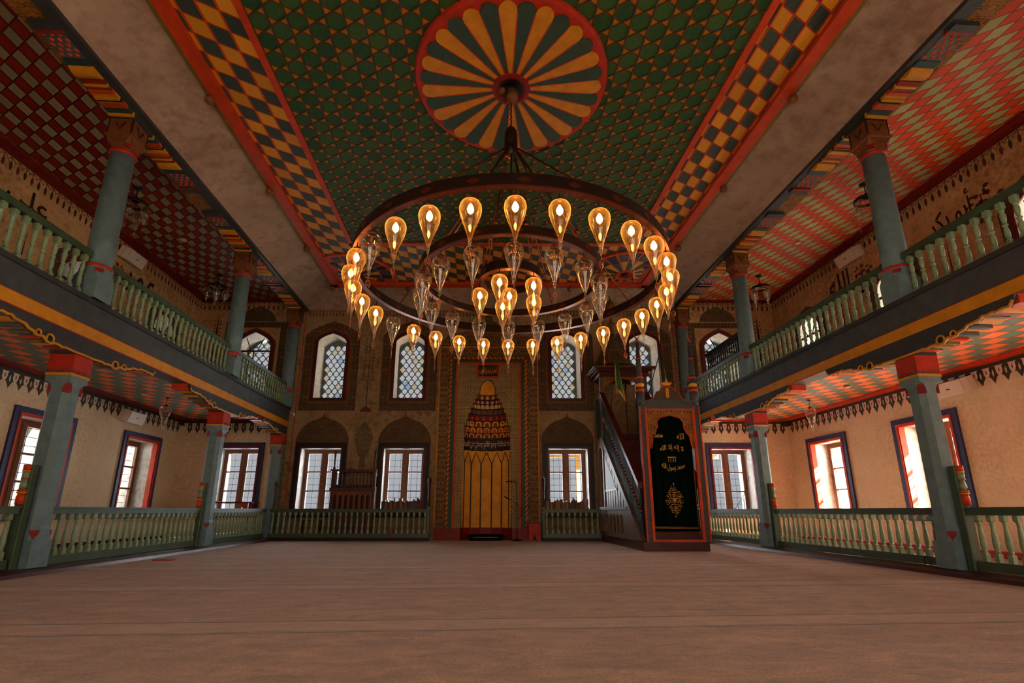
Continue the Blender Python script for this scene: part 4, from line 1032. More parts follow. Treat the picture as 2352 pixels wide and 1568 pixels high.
arch = [(cx0 + .08, 2.45), (cx0 + .10, 2.60), (cx0 + .17, 2.68), (cx0 + .22, 2.80), (cx0 + .22, 2.92), (cx0 + .30, 3.03), (gc, 3.10), (cx1 - .30, 3.03), (cx1 - .22, 2.92), (cx1 - .22, 2.80), (cx1 - .17, 2.68), (cx1 - .10, 2.60), (cx1 - .08, 2.45)]
m = MB().slab([[(cx0, 2.30), (cx0, 3.23), (cx1, 3.23), (cx1, 2.30), (cx1 - .05, 2.30)] + arch[::-1] + [(cx0 + .05, 2.30)]], 1, Y0 - .015, Y0 + .02); mb_('gold_spandrel', 'gold', m)
m = MB(); m.tube([(cx0 + .05, Y0 - .02, 2.30)] + [(x, Y0 - .02, z) for x, z in arch] + [(cx1 - .05, Y0 - .02, 2.30)], .015, 6); mb_('spandrel_edge', 'oran', m)
cr = [(-.52, 0), (-.42, .03), (-.33, .06), (-.30, .15), (-.27, .22), (-.19, .25), (-.15, .32), (-.08, .36), (0, .38), (.08, .36), (.15, .32), (.19, .25), (.27, .22), (.30, .15), (.33, .06), (.42, .03), (.52, 0)]
m = MB().prism([(gc + x, 3.45 + z) for x, z in cr], 1, Y0, Y0 + .05); mb_('crest_board', 'crestp', m)
m = MB(); m.tube([(gc + x, Y0, 3.45 + z) for x, z in cr], .013, 6)
mb_('crest_edge', 'oran', m)
m = MB(); m.ball((gc, Y0 + .02, 3.87), .05, sz=.7)
for s in (-1, 1): m.prism([(gc, 3.82), (gc + s * .10, 3.86), (gc + s * .13, 3.92), (gc + s * .06, 3.90), (gc, 3.96)], 1, Y0, Y0 + .04)
m.prism([(gc - .04, 3.88), (gc, 4.02), (gc + .04, 3.88)], 1, Y0, Y0 + .04)
for k in range(5):
    for s in (-1, 1): m.prism([(gc, 3.52 + k * .05), (gc + s * .04, 3.56 + k * .05), (gc + s * .035, 3.59 + k * .05), (gc, 3.55 + k * .05)], 1, Y0 - .006, Y0)
mb_('crest_ornament', 'goldp', m)
# curtain
m = MB(); nx, nz = 48, 14
for j in range(nz + 1):
    for i in range(nx + 1):
        z = .42 + (3.12 - .42) * j / nz; f_ = i / nx; x = cx0 + .01 + (cx1 - cx0 - .02) * f_
        m.v.append(Vector((x, Y0 + .10 + .022 * sin(f_ * 34) * (.4 + .6 * j / nz) + .01 * sin(f_ * 11 + j * .3), z)))
for j in range(nz):
    for i in range(nx): q = j * (nx + 1) + i; m.f.append([q, q + 1, q + nx + 2, q + nx + 1]); m.mi.append(0); m.sm.append(True)
cu = mb_('curtain', 'velvet', m)
def sub(name, mt, m): return m.build(name, mt, cu, world=True, fix=False)
yc = Y0 + .066
m = MB(); m.tube([(cx0 + .03, yc, 1.9), (cx0 + .03, yc, .52), (cx1 - .03, yc, .52), (cx1 - .03, yc, 1.9)], .011, 5); 
for k in range(60): m.ball((cx0 + .03 + (cx1 - cx0 - .06) * k / 59, yc, .495), .009, seg=5, rings=3)
sub('gold_braid', 'mgold', m)
def put(txt, x, z, w, h, warp=None):
    t = script(txt, w, h, warp); t.v = [Vector((v.x + x, yc + v.y, v.z + z)) for v in t.v]; sub('embroidered_writing', 'mgold', t)
put('محمد', gc - .27, 2.62, .20, .10); put('الله', gc + .25, 2.60, .17, .15)
put('لا إله إلا الله', gc + .02, 2.28, .56, .16, lambda x, y, z: Vector((x, y, z + .05 - x * x * .7)))
put('محمد رسول الله', gc + .03, 1.90, .54, .17, lambda x, y, z: Vector((x, y, z - .05 + x * x * .9)))
m = MB()
for dx in (-.08, -.03, .03, .08): m.box(gc + .01 + dx - .006, gc + .01 + dx + .006, yc - .004, yc, 1.99, 2.10)
m.box(gc - .085, gc + .105, yc - .004, yc, 2.09, 2.115)
sub('embroidered_emblem', 'mgold', m)
m = MB(); zc_ = 1.12; rm = random.Random(2)
def floret(x, z, r, n=5):
    m.prism([(x + r * (1 if q % 2 else .45) * cos(q * pi / n), z + r * (1 if q % 2 else .45) * sin(q * pi / n)) for q in range(2 * n)], 1, yc - .006, yc - .001)
for zz in [k * .045 - .32 for k in range(15)]:
    wd = .20 * (1 - abs(zz) / .36) ** .8 + .01; n = max(1, int(wd / .028))
    for q in range(-n, n + 1):
        if rm.random() < .85: floret(gc + q * wd / max(1, n) + rm.uniform(-.006, .006), zc_ + zz + rm.uniform(-.01, .01), rm.uniform(.010, .019))
floret(gc, zc_, .05, 8)
for s in (-1, 1):
    floret(gc, zc_ + s * .37, .022, 5)
    m.tube([(gc, yc - .004, zc_), (gc, yc - .004, zc_ + s * .36)], .004, 4)
    for k in range(4):
        for t_ in (-1, 1): m.tube([(gc, yc - .004, zc_ + s * (.02 + k * .07)), (gc + t_ * (.09 - k * .015), yc - .004, zc_ + s * (.03 + k * .075)), (gc + t_ * (.16 - k * .035), yc - .004, zc_ + s * (.07 + k * .075))], .003, 4)
sub('embroidered_medallion', 'mgold', m)
# flight of steps, sides
NSt = 13; yb0, zb0, yb1, zb1 = 12.1, .24, 15.35, 3.12
m = MB(); P = [(yb0, .2)]
for k in range(NSt):
    z = .2 + (k + 1) * (zb1 - .2) / NSt; y = yb0 + k * (yb1 - yb0) / NSt; P += [(y, z), (y + (yb1 - yb0) / NSt, z)]
P += [(Y1, zb1), (Y1, zb1 - .12), (yb1 - .2, zb1 - .12), (yb0 + .25, .2)]
m.prism(P, 0, X0 + .05, X1 - .05); mb_('flight_of_steps', 'dwood', m)
m = MB(); m.box(X0 + .06, X1 - .06, Y1 - .02, Y1 + .1, 2.9, 4.9); mb_('back_board', 'nave', m)
for sx, xs in ((0, X0), (1, X1)):
    xa, xb = xs - .03, xs + .03
    m = MB(); m.prism([(yb0 - .15, .2), (yb0 + .12, .2), (15.25, 2.95), (15.55, 2.95), (15.79, 3.49), (15.2, 3.02), (11.96, .26)], 0, xa - .03, xb + .03)
    m = MB(); m.prism([(11.93, .22), (12.15, .22), (15.2, 2.80), (15.2, 3.02)], 0, xa - .02, xb + .02); mb_('stringer', 'oldwood', m)
    m = MB(); m.prism([(11.98, 1.38), (11.98, 1.52), (15.2, 4.42), (15.2, 4.28)], 0, xa - .025, xb + .025); mb_('handrail', 'dwood', m)
    m = MB(); m.prism([(11.95, 1.51), (11.95, 1.54), (15.2, 4.46), (15.2, 4.43)], 0, xa - .04, xb + .04); mb_('handrail_cap', 'dwood', m)
    m = MB(); sl = (4.28 - 1.38) / (15.2 - 11.98)
    for k in range(30):
        y = 12.02 + k * (15.15 - 12.02) / 29; z0 = .32 + (y - 12.0) * (3.02 - .30) / (15.2 - 12.0); z1 = 1.38 + (y - 11.98) * sl; h = z1 - z0
        m.lathe([(.022, z0), (.022, z0 + .06), (.014, z0 + .1), (.02, z0 + h * .25), (.014, z0 + h * .45)], (xs, y, 0), 7); m.lathe([(.014, z0 + h * .55), (.02, z0 + h * .75), (.014, z1 - .1), (.022, z1 - .05), (.022, z1)], (xs, y, 0), 7)
        m.ball((xs, y, z0 + h * .5), .024, 1, 7, 4)
    mb_('stair_baluster_row', ['teal', 'oran'], m)
    # lower side panel with pointed arches and the plank triangle
    m = MB(); ar_ = []
    for k in range(7):
        a0 = 13.5 + k * .36; a1 = a0 + .25; ar_.append([(a0, .30), (a0, .62), (a0 + .02, .72), ((a0 + a1) / 2, .80), (a1 - .02, .72), (a1, .62), (a1, .30)])
    m.slab([[(11.98, .2), (12.95, .93), (Y1, .93), (Y1, .2)]] + ar_, 0, xs - .02, xs + .02, 0); mb_('arched_side_panel', 'oldwood', m)
    m = MB(); m.box(xs - .05, xs + .05, 12.9, Y1, .90, .98); mb_('side_rail', 'greyp', m)
    m = MB(); m.prism([(13.0, .97), (15.2, 2.85), (15.2, .97)], 0, xs - .015, xs + .015); mb_('plank_triangle', 'oldwood', m)
    m = MB()
    for k in range(9): y = 13.15 + k * .25; m.box(xs - .025, xs + .025, y - .014, y + .014, .97, .97 + (y - 13.0) * .84)
    m.prism([(13.35, 1.42), (13.42, 1.42), (15.16, 2.9), (15.16, 2.98)], 0, xs - .03, xs + .03)
    m.prism([(13.9, 1.42), (15.15, 1.42), (15.15, 1.47), (13.9, 1.47)], 0, xs - .035, xs + .035)
    mb_('batten', 'dwood', m)
    m = MB(); m.prism([(14.0, 1.47), (15.12, 1.47), (15.12, 2.5)], 0, xs - .024, xs + .024); mb_('carved_triangle', 'grey', m)
    m = MB()
    for y in (15.22, Y1 - .06): m.box(xs - .05, xs + .05, y - .05, y + .05, .2, 4.95, bev=.01)
    mb_('canopy_post', 'oldwood', m)
    m = MB().slab([[(15.27, .98), (15.27, 3.05), (Y1 - .1, 3.05), (Y1 - .1, .98)], [(15.36, .99), (15.36, 2.45), (15.45, 2.7), (15.63, 2.8), (15.81, 2.7), (15.9, 2.45), (15.9, .99)]], 0, xs - .02, xs + .02); mb_('side_doorway', 'oldwood', m)
    m = MB(); m.box(xs - .03, xs + .03, 15.2, Y1, 4.28, 4.36); m.box(xs - .02, xs + .02, 15.2, Y1, 3.12, 4.28); mb_('canopy_parapet', 'teal', m)
m = MB(); cy0, cy1 = 15.15, Y1
m.box(X0 - .08, X1 + .08, cy0 - .08, cy1, 4.93, 5.06); m.box(X0 - .16, X1 + .16, cy0 - .16, cy1, 5.06, 5.12); m.box(X0 - .24, X1 + .24, cy0 - .26, cy1, 5.12, 5.17); mb_('cornice', 'dwood', m)
m = MB(); m.box(X0 - .28, X1 + .28, cy0 - .30, cy1, 5.17, 5.20); mb_('cornice_cap', 'oldwood', m)
kc = ((X0 + X1) / 2 - .2, 15.60)
m = MB(); n8 = [(kc[0] + .60 * cos(pi / 8 + k * pi / 4), kc[1] + .46 * sin(pi / 8 + k * pi / 4)) for k in range(8)]
m.prism(n8, 2, 5.18, 5.42); mb_('canopy_drum', 'dwood', m)
m = MB(); rg = []
for r, z in ((.76, 5.36), (.60, 5.50), (.42, 5.80), (.24, 6.15), (.11, 6.42)): rg.append([(kc[0] + r * cos(pi / 8 + k * pi / 4), kc[1] + r * .66 * sin(pi / 8 + k * pi / 4), z) for k in range(8)])
m.add([p for r in rg for p in r], [(i * 8 + k, i * 8 + (k + 1) % 8, (i + 1) * 8 + (k + 1) % 8, (i + 1) * 8 + k) for i in range(4) for k in range(8)] + [tuple(range(8))]); mb_('canopy_roof', 'arab', m)
m = MB().lathe([(.10, 6.42), (.13, 6.46), (.06, 6.5), (.05, 6.7), (.12, 6.76), (.12, 6.82), (.04, 6.88), (.03, 7.05), (.05, 7.1), (.05, 7.16), (.17, 7.30), (.18, 7.42), (.13, 7.54), (.03, 7.66), (.012, 7.8)], (kc[0], kc[1] - .1, 0), 14); mb_('canopy_finial', 'brownp', m)
m = MB().slab([[(X0 + .05, 4.40), (X0 + .05, 4.93), (X1 - .05, 4.93), (X1 - .05, 4.40), (X1 - .12, 4.62), (X1 - .38, 4.80), (gc - .08, 4.86), (X0 + .38, 4.80), (X0 + .12, 4.62)]], 1, cy0, cy0 + .03); mb_('canopy_spandrel', 'gold', m)

# flags on the pulpit
def flag(p, top, lean, w, label, mt):
    t = thing('flag', label, 'flag', W(*p), 0, 'flags on the pulpit')
    m = MB().tube([(0, 0, 0), (lean, 0, top)], .015, 6); m.build('flag_pole', 'dwood', t)
    m = MB(); n = 10
    for j in range(n + 1):
        for i in range(7):
            f_ = i / 6; z = top * .93 - j * .115 - f_ * f_ * .28; m.v.append(Vector((lean * .93 - lean * .05 * j / n + f_ * w * (.35 + .65 * j / n), .05 * sin(f_ * 7 + j * .25), z)))
    for j in range(n):
        for i in range(6): q = j * 7 + i; m.f.append([q, q + 1, q + 8, q + 7]); m.mi.append(0 if 0 < i < 5 and j < n - 1 else 1); m.sm.append(True)
    m.build('flag_cloth', [mt, 'mgold'], t)
flag((3.90, 14.55, 3.75), 1.8, .20, .30, 'green flag with yellow fringe hanging before the pulpit canopy', 'greencloth')
flag((5.05, 15.0, 3.9), 1.9, .62, .3, 'dark flag on a slanted pole before the lattice window at the pulpit', 'teal')
# microphone stands
def mic_stand(p, pts, label, mics, base=True):
    t = thing('microphone_stand', label, 'microphone stand', W(*p), 0)
    m = MB().tube(pts, .012, 6); m.build('stand_pole', 'iron', t)
    if base: MB().lathe([(.17, 0), (.17, .02), (.03, .045), (.02, .06)], seg=16).build('round_base', 'iron', t)
    for path in mics:
        m = MB().tube(path, .009, 6); m.build('boom_arm', 'iron', t)
        a, b = Vector(path[-2]), Vector(path[-1]); d = (b - a).normalized(); m = MB().tube([b, b + d * .03, b + d * .14, b + d * .2], .02, 8, rs=[.016, .018, .024, .014]); m.build('microphone', 'iron', t)
mic_stand((1.22, 15.85, .005), [(0, 0, 0), (0, 0, 1.66)], 'black stand with two bent microphones at the prayer niche', [[(0, 0, 1.66), (-.02, 0, 1.73), (-.08, 0, 1.76), (-.14, 0, 1.755)], [(0.01, 0, .62), (.14, 0, .72), (.16, 0, .80), (.10, 0, .98), (-.05, 0, 1.10), (-.22, 0, 1.20)]])
mic_stand((4.62, 15.45, 3.13), [(0, 0, 0), (0, 0, 1.35)], 'thin black microphone stand at the top of the pulpit stairs', [[(0, 0, 1.35), (-.01, -.04, 1.42)]])
mic_stand((8.05, 15.6, 0.005), [(0, 0, 0), (0, 0, 1.25)], 'slanted boom microphone stand behind the stair pulpit', [[(.25, 0, 1.9), (0, 0, 1.3), (-.3, 0, .95)]])

# stool, book rest, cloths, beads
t = thing('stool', 'small red notched wooden stool by the microphone stand', 'stool', W(1.74, 15.80))
MB().box(-.22, .20, -.14, .14, .50, .545).build('seat', 'dred', t)
for y in (-.11, .11):
    MB().prism([(-.17, 0), (-.17, .50), (.17, .50), (.17, 0), (.08, 0), (0, .20), (-.08, 0)], 1, y - .015, y + .015).build('leg', 'red', t)
t = thing('book_rest', 'low dark book rest on the carpet before the niche', 'book rest', W(.28, 15.95, .005))
for s in (-1, 1):
    MB().prism([(-.16 * s, 0), (-.13 * s, 0), (.16 * s, .17), (.13 * s, .19)], 0, -.5, .5).build('leaf', 'black', t)
    MB().ball((s * .53, 0, .11), .06).build('end_knob', 'black', t)
MB().box(-.36, .36, -.12, .12, .085, .105).build('rest_board', 'oldwood', t)
o = MB().tube([(0, 0, .42), (.01, -.02, .3), (-.005, -.03, .15), (.01, -.02, .0)], .006, 5).tube([(0, 0, .42), (.03, -.02, .3), (.035, -.03, .2), (.05, -.02, .08)], .006, 5).build('hanging_cord', 'red', loc=W(-2.58, 15.60, .0)); tag(o, 'thin red cord hanging on the low railing below the books', 'cord')
t = thing('prayer_beads', 'dark prayer beads hanging on the bottom rail by a post', 'beads', W(XR + .10, 7.95, .1))
m = MB()
for k in range(24): a = 2 * pi * k / 24; m.ball((-.02, .05 * cos(a), .03 + .09 * sin(a)), .011, seg=6, rings=4)
m.build('bead_string', 'black', t); MB().tube([(-.02, 0, -.06), (-.02, .01, -.09)], .012, 5).build('tassel', 'yel', t)
o = MB().prism([(-.16, -.06), (.14, -.08), (.18, .05), (-.12, .07)], 2, 0, .015).build('folded_cloth', 'red', loc=W(-5.62, 9.6, .003)); tag(o, 'small red folded cloth on the carpet edge by the railing', 'cloth')

# ------------------------------------------------------------------ reader's seat (kursi) by the left front windows
ks = thing('reader_seat', 'dark red carved reader seat with rows of little arches', 'seat', W(-3.85, 16.0))
kx0, kx1, ky0, ky1 = -.66, .66, -.10, .22
def kb(name, mt, m): return m.build(name, mt, ks)
A = []
for k in range(7):
    a0 = kx0 + .10 + k * .167; A.append([(a0, .90), (a0, 1.28), (a0 + .02, 1.33), (a0 + .05, 1.36), (a0 + .08, 1.33), (a0 + .10, 1.28), (a0 + .10, .90)])
m = MB().slab([rect(kx0, kx1, .84, 1.45)] + A, 1, ky0, ky0 + .03); kb('arcade_panel', 'brownp', m)
m = MB().slab([rect(kx0, kx1, .84, 1.45)] + [[(x, z) for x, z in a] for a in A], 1, ky0 - .004, ky0); 
m = MB(); m.box(kx0 - .03, kx1 + .03, ky0 - .03, ky0 + .05, 1.44, 1.56); m.box(kx0, kx1, ky0, ky1, .0, .86); m.box(kx0 + .02, kx1 - .02, ky1 - .02, ky1, .86, 1.5); kb('front_rail', 'dwood', m)
m = MB()
for x in (kx0, kx1 - .06): m.box(x, x + .08, ky0 - .02, ky0 + .06, .84, 2.06); m.box(x, x + .08, ky1 - .06, ky1, .84, 2.06)
kb('corner_post', 'dwood', m)
m = MB(); m.box(kx0 - .04, kx1 + .05, ky0 - .04, ky1 + .04, 2.05, 2.12); kb('top_rail', 'dwood', m)
m = MB()
for k in range(11): x = kx0 + .12 + k * .107; m.lathe([(.018, 1.56), (.03, 1.60), (.016, 1.66), (.024, 1.75), (.014, 1.9), (.026, 1.97), (.014, 2.0), (.02, 2.05)], (x, ky0 + .02, 0), 8)
kb('spindle_row', 'dwood', m)
MB().box(kx0 + .08, kx1 - .08, ky0 + .08, ky1 - .05, 1.5, 1.66).build('dark_cushion', 'teal', ks)
m = MB().slab([[(ky0 + .04, .84), (ky0 + .04, 2.04), (ky1, 2.04), (ky1, .84)], [(ky0 + .09, .85), (ky0 + .09, 1.22), (ky0 + .17, 1.38), (ky0 + .25, 1.22), (ky0 + .25, .85)], [(ky0 + .09, 1.60), (ky0 + .09, 1.94), (ky0 + .26, 1.94), (ky0 + .26, 1.60)]], 0, kx1 + .0, kx1 + .03); kb('side_panel', 'cream', m)
m = MB()
for s, x in ((-1, kx0 + .05), (1, kx1 - .03)): m.lathe([(.03, 2.12), (.045, 2.16), (.02, 2.22), (.028, 2.3), (.022, 2.36), (.036, 2.60), (.04, 2.70), (.02, 2.72)], (x, ky0 + .02, 0), 8)
kb('finial', 'dwood', m)
t = thing('crescent_ornament', 'small crescent on a thin rod atop the reader seat', 'ornament', W(-3.98, 16.0, 2.12))
MB().box(-.09, .09, -.04, .04, 0, .03).lathe([(.01, .03), (.01, .2)], seg=6).build('rod', 'iron', t); MB().tube([(.035 * cos(R(130 + k * 28)), 0, .235 + .035 * sin(R(130 + k * 28))) for k in range(11)], .006, 5).build('crescent', 'iron', t)

# books on the sills
def books(x0, x1, gname, where, seed):
    rnd = random.Random(seed); x = x0; k = 0; z0 = .93
    sh = MB().box(x0 - .05, x1 + .05, 15.98, 16.22, .86, .93).build('book_shelf', 'dwood', world=True); tag(sh, 'narrow shelf carrying books below the %s' % where, 'shelf')
    while x < x1 - .03:
        w = rnd.uniform(.028, .055); h = rnd.uniform(.20, .26) if rnd.random() < .8 else rnd.uniform(.28, .34); mt = rnd.choice(['spine1', 'spine2', 'spine1', 'spine3', 'spine4', 'spine2'])
        t = thing('book', 'old worn book in the row below the ' + where, 'book', W(x + w / 2, 16.1, z0), 0, gname)
        MB().prism([(-w / 2 + .003, -.075), (w / 2 - .003, -.075), (w / 2 - .003, .07), (-w / 2 + .003, .07)], 2, .004, h - .004).build('pages', 'paper', t)
        m = MB(); m.box(-w / 2, -w / 2 + .003, -.08, .075, 0, h); m.box(w / 2 - .003, w / 2, -.08, .075, 0, h); m.box(-w / 2, w / 2, -.085, -.08, 0, h); m.box(-w / 2, w / 2, -.088, -.085, h * .8, h * .83); m.box(-w / 2, w / 2, -.088, -.085, h * .2, h * .23)
        m.build('cover', mt, t)
        x += w + .002; k += 1
books(-2.95, -1.75, 'books under the second front window', 'window beside the reader seat', 3)
books(2.14, 3.30, 'books under the third front window', 'window beside the stair pulpit', 5)
t = thing('bookstand_ornament', 'small carved wooden stand at the end of the book row', 'ornament', W(3.42, 16.1, .93))
MB().lathe([(.06, 0), (.04, .05), (.02, .1), (.05, .15), (.03, .2), (.055, .25), (.02, .3)], seg=10).build('turned_stem', 'spine2', t)
sh = MB().box(3.37, 3.5, 15.98, 16.22, .86, .93).build('small_shelf', 'dwood', world=True); tag(sh, 'small shelf end under the carved wooden stand', 'shelf')
# table with green cloth in the left aisle, bench behind the front railing
t = thing('draped_table', 'orange braced table with a green cloth in the aisle corner', 'table', W(-7.22, 15.2))
MB().box(-.75, .72, -.25, .25, 1.08, 1.12).build('table_top', 'dwood', t); MB().box(-.80, -.40, -.28, .28, 1.12, 1.14).build('green_cloth', 'greencloth', t)
for x in (-.7, .62):
    for y in (-.22, .18): MB().box(x, x + .06, y, y + .05, 0, 1.08).build('leg', 'dwood', t)
for s, x in ((1, -.62), (-1, .6)): MB().prism([(x, 1.08), (x + s * .3, 1.08), (x, .86)], 1, -.26, -.22).build('corner_brace', 'oran', t)
t = thing('low_bench', 'dark low bench behind the long front railing', 'bench', W(-5.05, 15.98))
MB().box(-.36, .36, -.12, .12, .58, .62).build('bench_seat', 'dwood', t)
for x in (-.32, .26): MB().box(x, x + .06, -.1, .1, 0, .58).build('leg', 'dwood', t)

# ------------------------------------------------------------------ ceiling medallion and great chandelier
CC = W(.458, 7.116)
md = thing('ceiling_medallion', 'round red ceiling medallion with yellow and green petals', 'medallion', CC + Vector((0, 0, 7.92)))
RR = 1.635
MB().lathe([(RR - .03, .0), (RR, .03), (RR, .10)], seg=96, cap=False).lathe([(.01, 0), (RR - .03, 0)], seg=96, smooth=False, cap=False).build('disc', 'red', md)
def petal(k, N, mt, off):
    a = 2 * pi * (k + .5) / N; m = MB(); w0, w1 = .036, .138; r0, r1 = .30, RR - .24
    L = [(r0, -w0), (r1, -w1)] + [(r1 + w1 * 1.05 * sin(q * pi / 8), -w1 * cos(q * pi / 8)) for q in range(1, 8)] + [(r1, w1), (r0, w0)]
    m.prism([(x * cos(a) - y * sin(a), x * sin(a) + y * cos(a)) for x, y in L], 2, -off, 0); m.build('petal', mt, md)
    e = MB()
    for s in (-1,): e.tube([((r0) * cos(a - pi / N), (r0) * sin(a - pi / N), -.02), ((RR - .27) * cos(a - pi / N), (RR - .27) * sin(a - pi / N), -.02)], .012, 5)
    return e
E_ = MB()
for k in range(32):
    e = petal(k, 32, 'yel' if k % 2 else 'green2', .025); E_.add(e.v, e.f)
E_.build('petal_divider', 'oran', md)
MB().lathe([(.20, -.02), (.27, -.06), (.33, -.05), (.34, -.02), (.32, 0)], seg=10, smooth=False, cap=False).build('centre_ring', 'dred', md)
MB().lathe([(.01, -.02), (.21, -.03)], seg=20).lathe([(.10, -.03), (.15, -.10), (.12, -.16), (.05, -.18)], seg=16).build('centre_rose', 'black', md)
MB().ball((.02, -.03, -.22), .105, sz=1.1).ball((-.15, -.05, -.12), .06).build('centre_knob', 'brownp', md)

ch = thing('chandelier', 'huge three-ring chandelier with teardrop glass lamps in the hall middle', 'chandelier', CC + Vector((0, 0, 4.3)))
m = MB()
for k in range(26):
    z = 7.65 - 4.3 - k * .022; m.tube([(.008 * cos(k * 1.3), .008 * sin(k * 1.3), z), (.008 * cos(k * 1.3 + 1), .008 * sin(k * 1.3 + 1), z - .024)], .012, 5)
m.build('suspension_chain', 'iron', ch)
MB().lathe([(.02, 2.80), (.07, 2.78), (.10, 2.72), (.11, 2.66), (.11, 2.44), (.09, 2.40), (.12, 2.37), (.11, 2.30), (.06, 2.24), (.02, 2.20)], seg=20).build('hub', 'bronze', ch)
MB().ball((0, 0, 2.33), .095).build('hub_ball', 'copper', ch)
RING = [(2.34, 4.29, 4.46, 'outer_ring'), (1.39, 4.27, 4.41, 'middle_ring'), (.465, 4.27, 4.42, 'inner_ring')]
for r, z0, z1, nm in RING:
    z0 -= 4.3; z1 -= 4.3; seg = 144 if r > 1 else 64
    m = MB(); m.lathe([(r - .012, z0 + .015), (r - .012, z1), (r + .012, z1), (r + .012, z0 + .015), (r - .012, z0 + .015)], seg=seg, smooth=False, cap=False); ring = m.build(nm, 'bronze', ch)
    m = MB(); m.lathe([(r - .055, z0 + .008), (r - .055, z0), (r + .02, z0), (r + .02, z0 + .018), (r - .055, z0 + .008)], seg=seg, smooth=False, cap=False); m.build('lower_flange', 'copper', ring)
    m = MB(); n = 26 if r > 2 else (16 if r > 1 else 6)
    for k in range(n):
        a = 2 * pi * k / n; c = MB()
        for s in (-1, 1):
            c.prism([(-.085, 0), (-.04, .025), (0, .04), (.04, .025), (.085, 0), (.04, -.025), (0, -.04), (-.04, -.025)], 1, s * .013, s * .018)
        c.xf(Matrix.Rotation(a, 4, 'Z') @ Matrix.Translation((0, -r, (z0 + z1) / 2))).build('rosette_plate', 'bronze2', ring)
for (r, off, n, zt) in ((2.34, 24, 6, .16), (1.39, 54, 6, .11), (.465, 30, 3, .07)):
    for k in range(n):
        a = R(off + 360 / n * k); p1 = Vector((r * cos(a), r * sin(a), zt)); p0 = Vector((.09 * cos(a), .09 * sin(a), 2.38 if r > .5 else 2.22)); c = p0.lerp(p1, .53)
        rod = MB().tube([p0, p1], .012, 6).build('suspension_rod', 'copper', ch)
        MB().ball(c, .052, seg=12, rings=8).build('rod_ball', 'copper', rod)
# lamps
def lamp_prof():
    return [(.014, -.36), (.020, -.345), (.032, -.29), (.056, -.22), (.084, -.14), (.108, -.07), (.121, -.01), (.124, .03), (.116, .07), (.095, .105), (.062, .128), (.035, .138)]
gm = MB().lathe(lamp_prof(), seg=20)
for k in range(16):
    a = 2 * pi * k / 16; gm.tube([(r * .985 * cos(a), r * .985 * sin(a), z) for r, z in lamp_prof()[1:6]], .0022, 3)
gl = gm.build('glass_lamp', 'lglass'); gme = gl.data; gme2 = gme.copy(); gme2.materials[0] = M['aglass']
bpy.data.objects.remove(gl)
def me_of(mb, nm, mt):
    o = mb.build(nm, mt); d = o.data; bpy.data.objects.remove(o); return d
cap = me_of(MB().lathe([(.005, .235), (.008, .18), (.02, .172), (.05, .15), (.056, .125), (.05, .115), (.02, .115)], seg=12), 'lamp_cap', 'copper')
bul = me_of(MB().lathe([(.008, .085), (.024, .06), (.036, .03), (.038, .01), (.030, -.015), (.014, -.03), (.001, -.034)], seg=8), 'bulb', 'bulb')
bud = me_of(MB().lathe([(.008, .115), (.014, .08), (.016, .05), (.010, .03), (.001, .02)], seg=8), 'bulb', 'deadbulb')
_d = MB().ball((0, 0, -.375), .020, seg=8, rings=5).lathe([(.006, -.39), (.017, -.40), (.013, -.425), (.002, -.445)], seg=8)
dro = me_of(_d, 'glass_drop', 'lglass')
_p = MB().tube([(0, 0, -.44), (0, 0, -.475)], .003, 4)
for P in ([(0, -.475), (.024, -.505), (.032, -.53), (.018, -.565), (0, -.60), (-.018, -.565), (-.032, -.53), (-.024, -.505)], [(0, -.50), (.016, -.528), (0, -.56), (-.016, -.528)]): _p.tube([(x, 0, z) for x, z in P], .0038, 4, closed=True)
_p.tube([(-.026, 0, -.52), (.014, 0, -.565)], .003, 4).tube([(.026, 0, -.52), (-.014, 0, -.565)], .003, 4).tube([(0, 0, -.60), (0, 0, -.625)], .004, 4)
pen = me_of(_p, 'filigree_pendant', 'filig')
rnd = random.Random(4)
def lamp(parent, x, y, z, lit, hang=.06, sc=1.0):
    g = bpy.data.objects.new('glass_lamp', gme2 if lit else gme); COL.objects.link(g); g.parent = parent; g.location = (x, y, z); g.rotation_euler = (0, 0, rnd.uniform(0, 6)); g.scale = (sc,) * 3
    for d, nm in ((cap, 'lamp_cap'), (bul if lit else bud, 'bulb'), (dro, 'glass_drop'), (pen, 'filigree_pendant')):
        o = bpy.data.objects.new(nm, d); COL.objects.link(o); o.parent = g
    return g
for k in range(30):
    a = R(-92.5 + 12 * k); lamp(ch, 2.335 * cos(a), 2.335 * sin(a), 4.02 - 4.3, k not in (20, 26))
for k in range(16):
    a = R(-92 + 22.5 * k); lamp(ch, 1.365 * cos(a), 1.365 * sin(a), 4.03 - 4.3, False)
for x, y in ((-.19, -.46), (.31, -.39), (.38, .22), (-.10, .42), (-.47, .02)): lamp(ch, x, y, 4.03 - 4.3, True)
lamp(ch, -.02, 0, 4.03 - 4.3, True); 
m = MB()
for x, y in ((-.19, -.46), (.31, -.39), (.38, .22), (-.10, .42), (-.47, .02), (-.02, 0)): m.tube([(x, y, -.04), (x, y, -.02)], .006, 4)
m.tube([(-.02, 0, -.04), (0, 0, 2.2)], .008, 5); m.build('centre_rod', 'iron', ch)

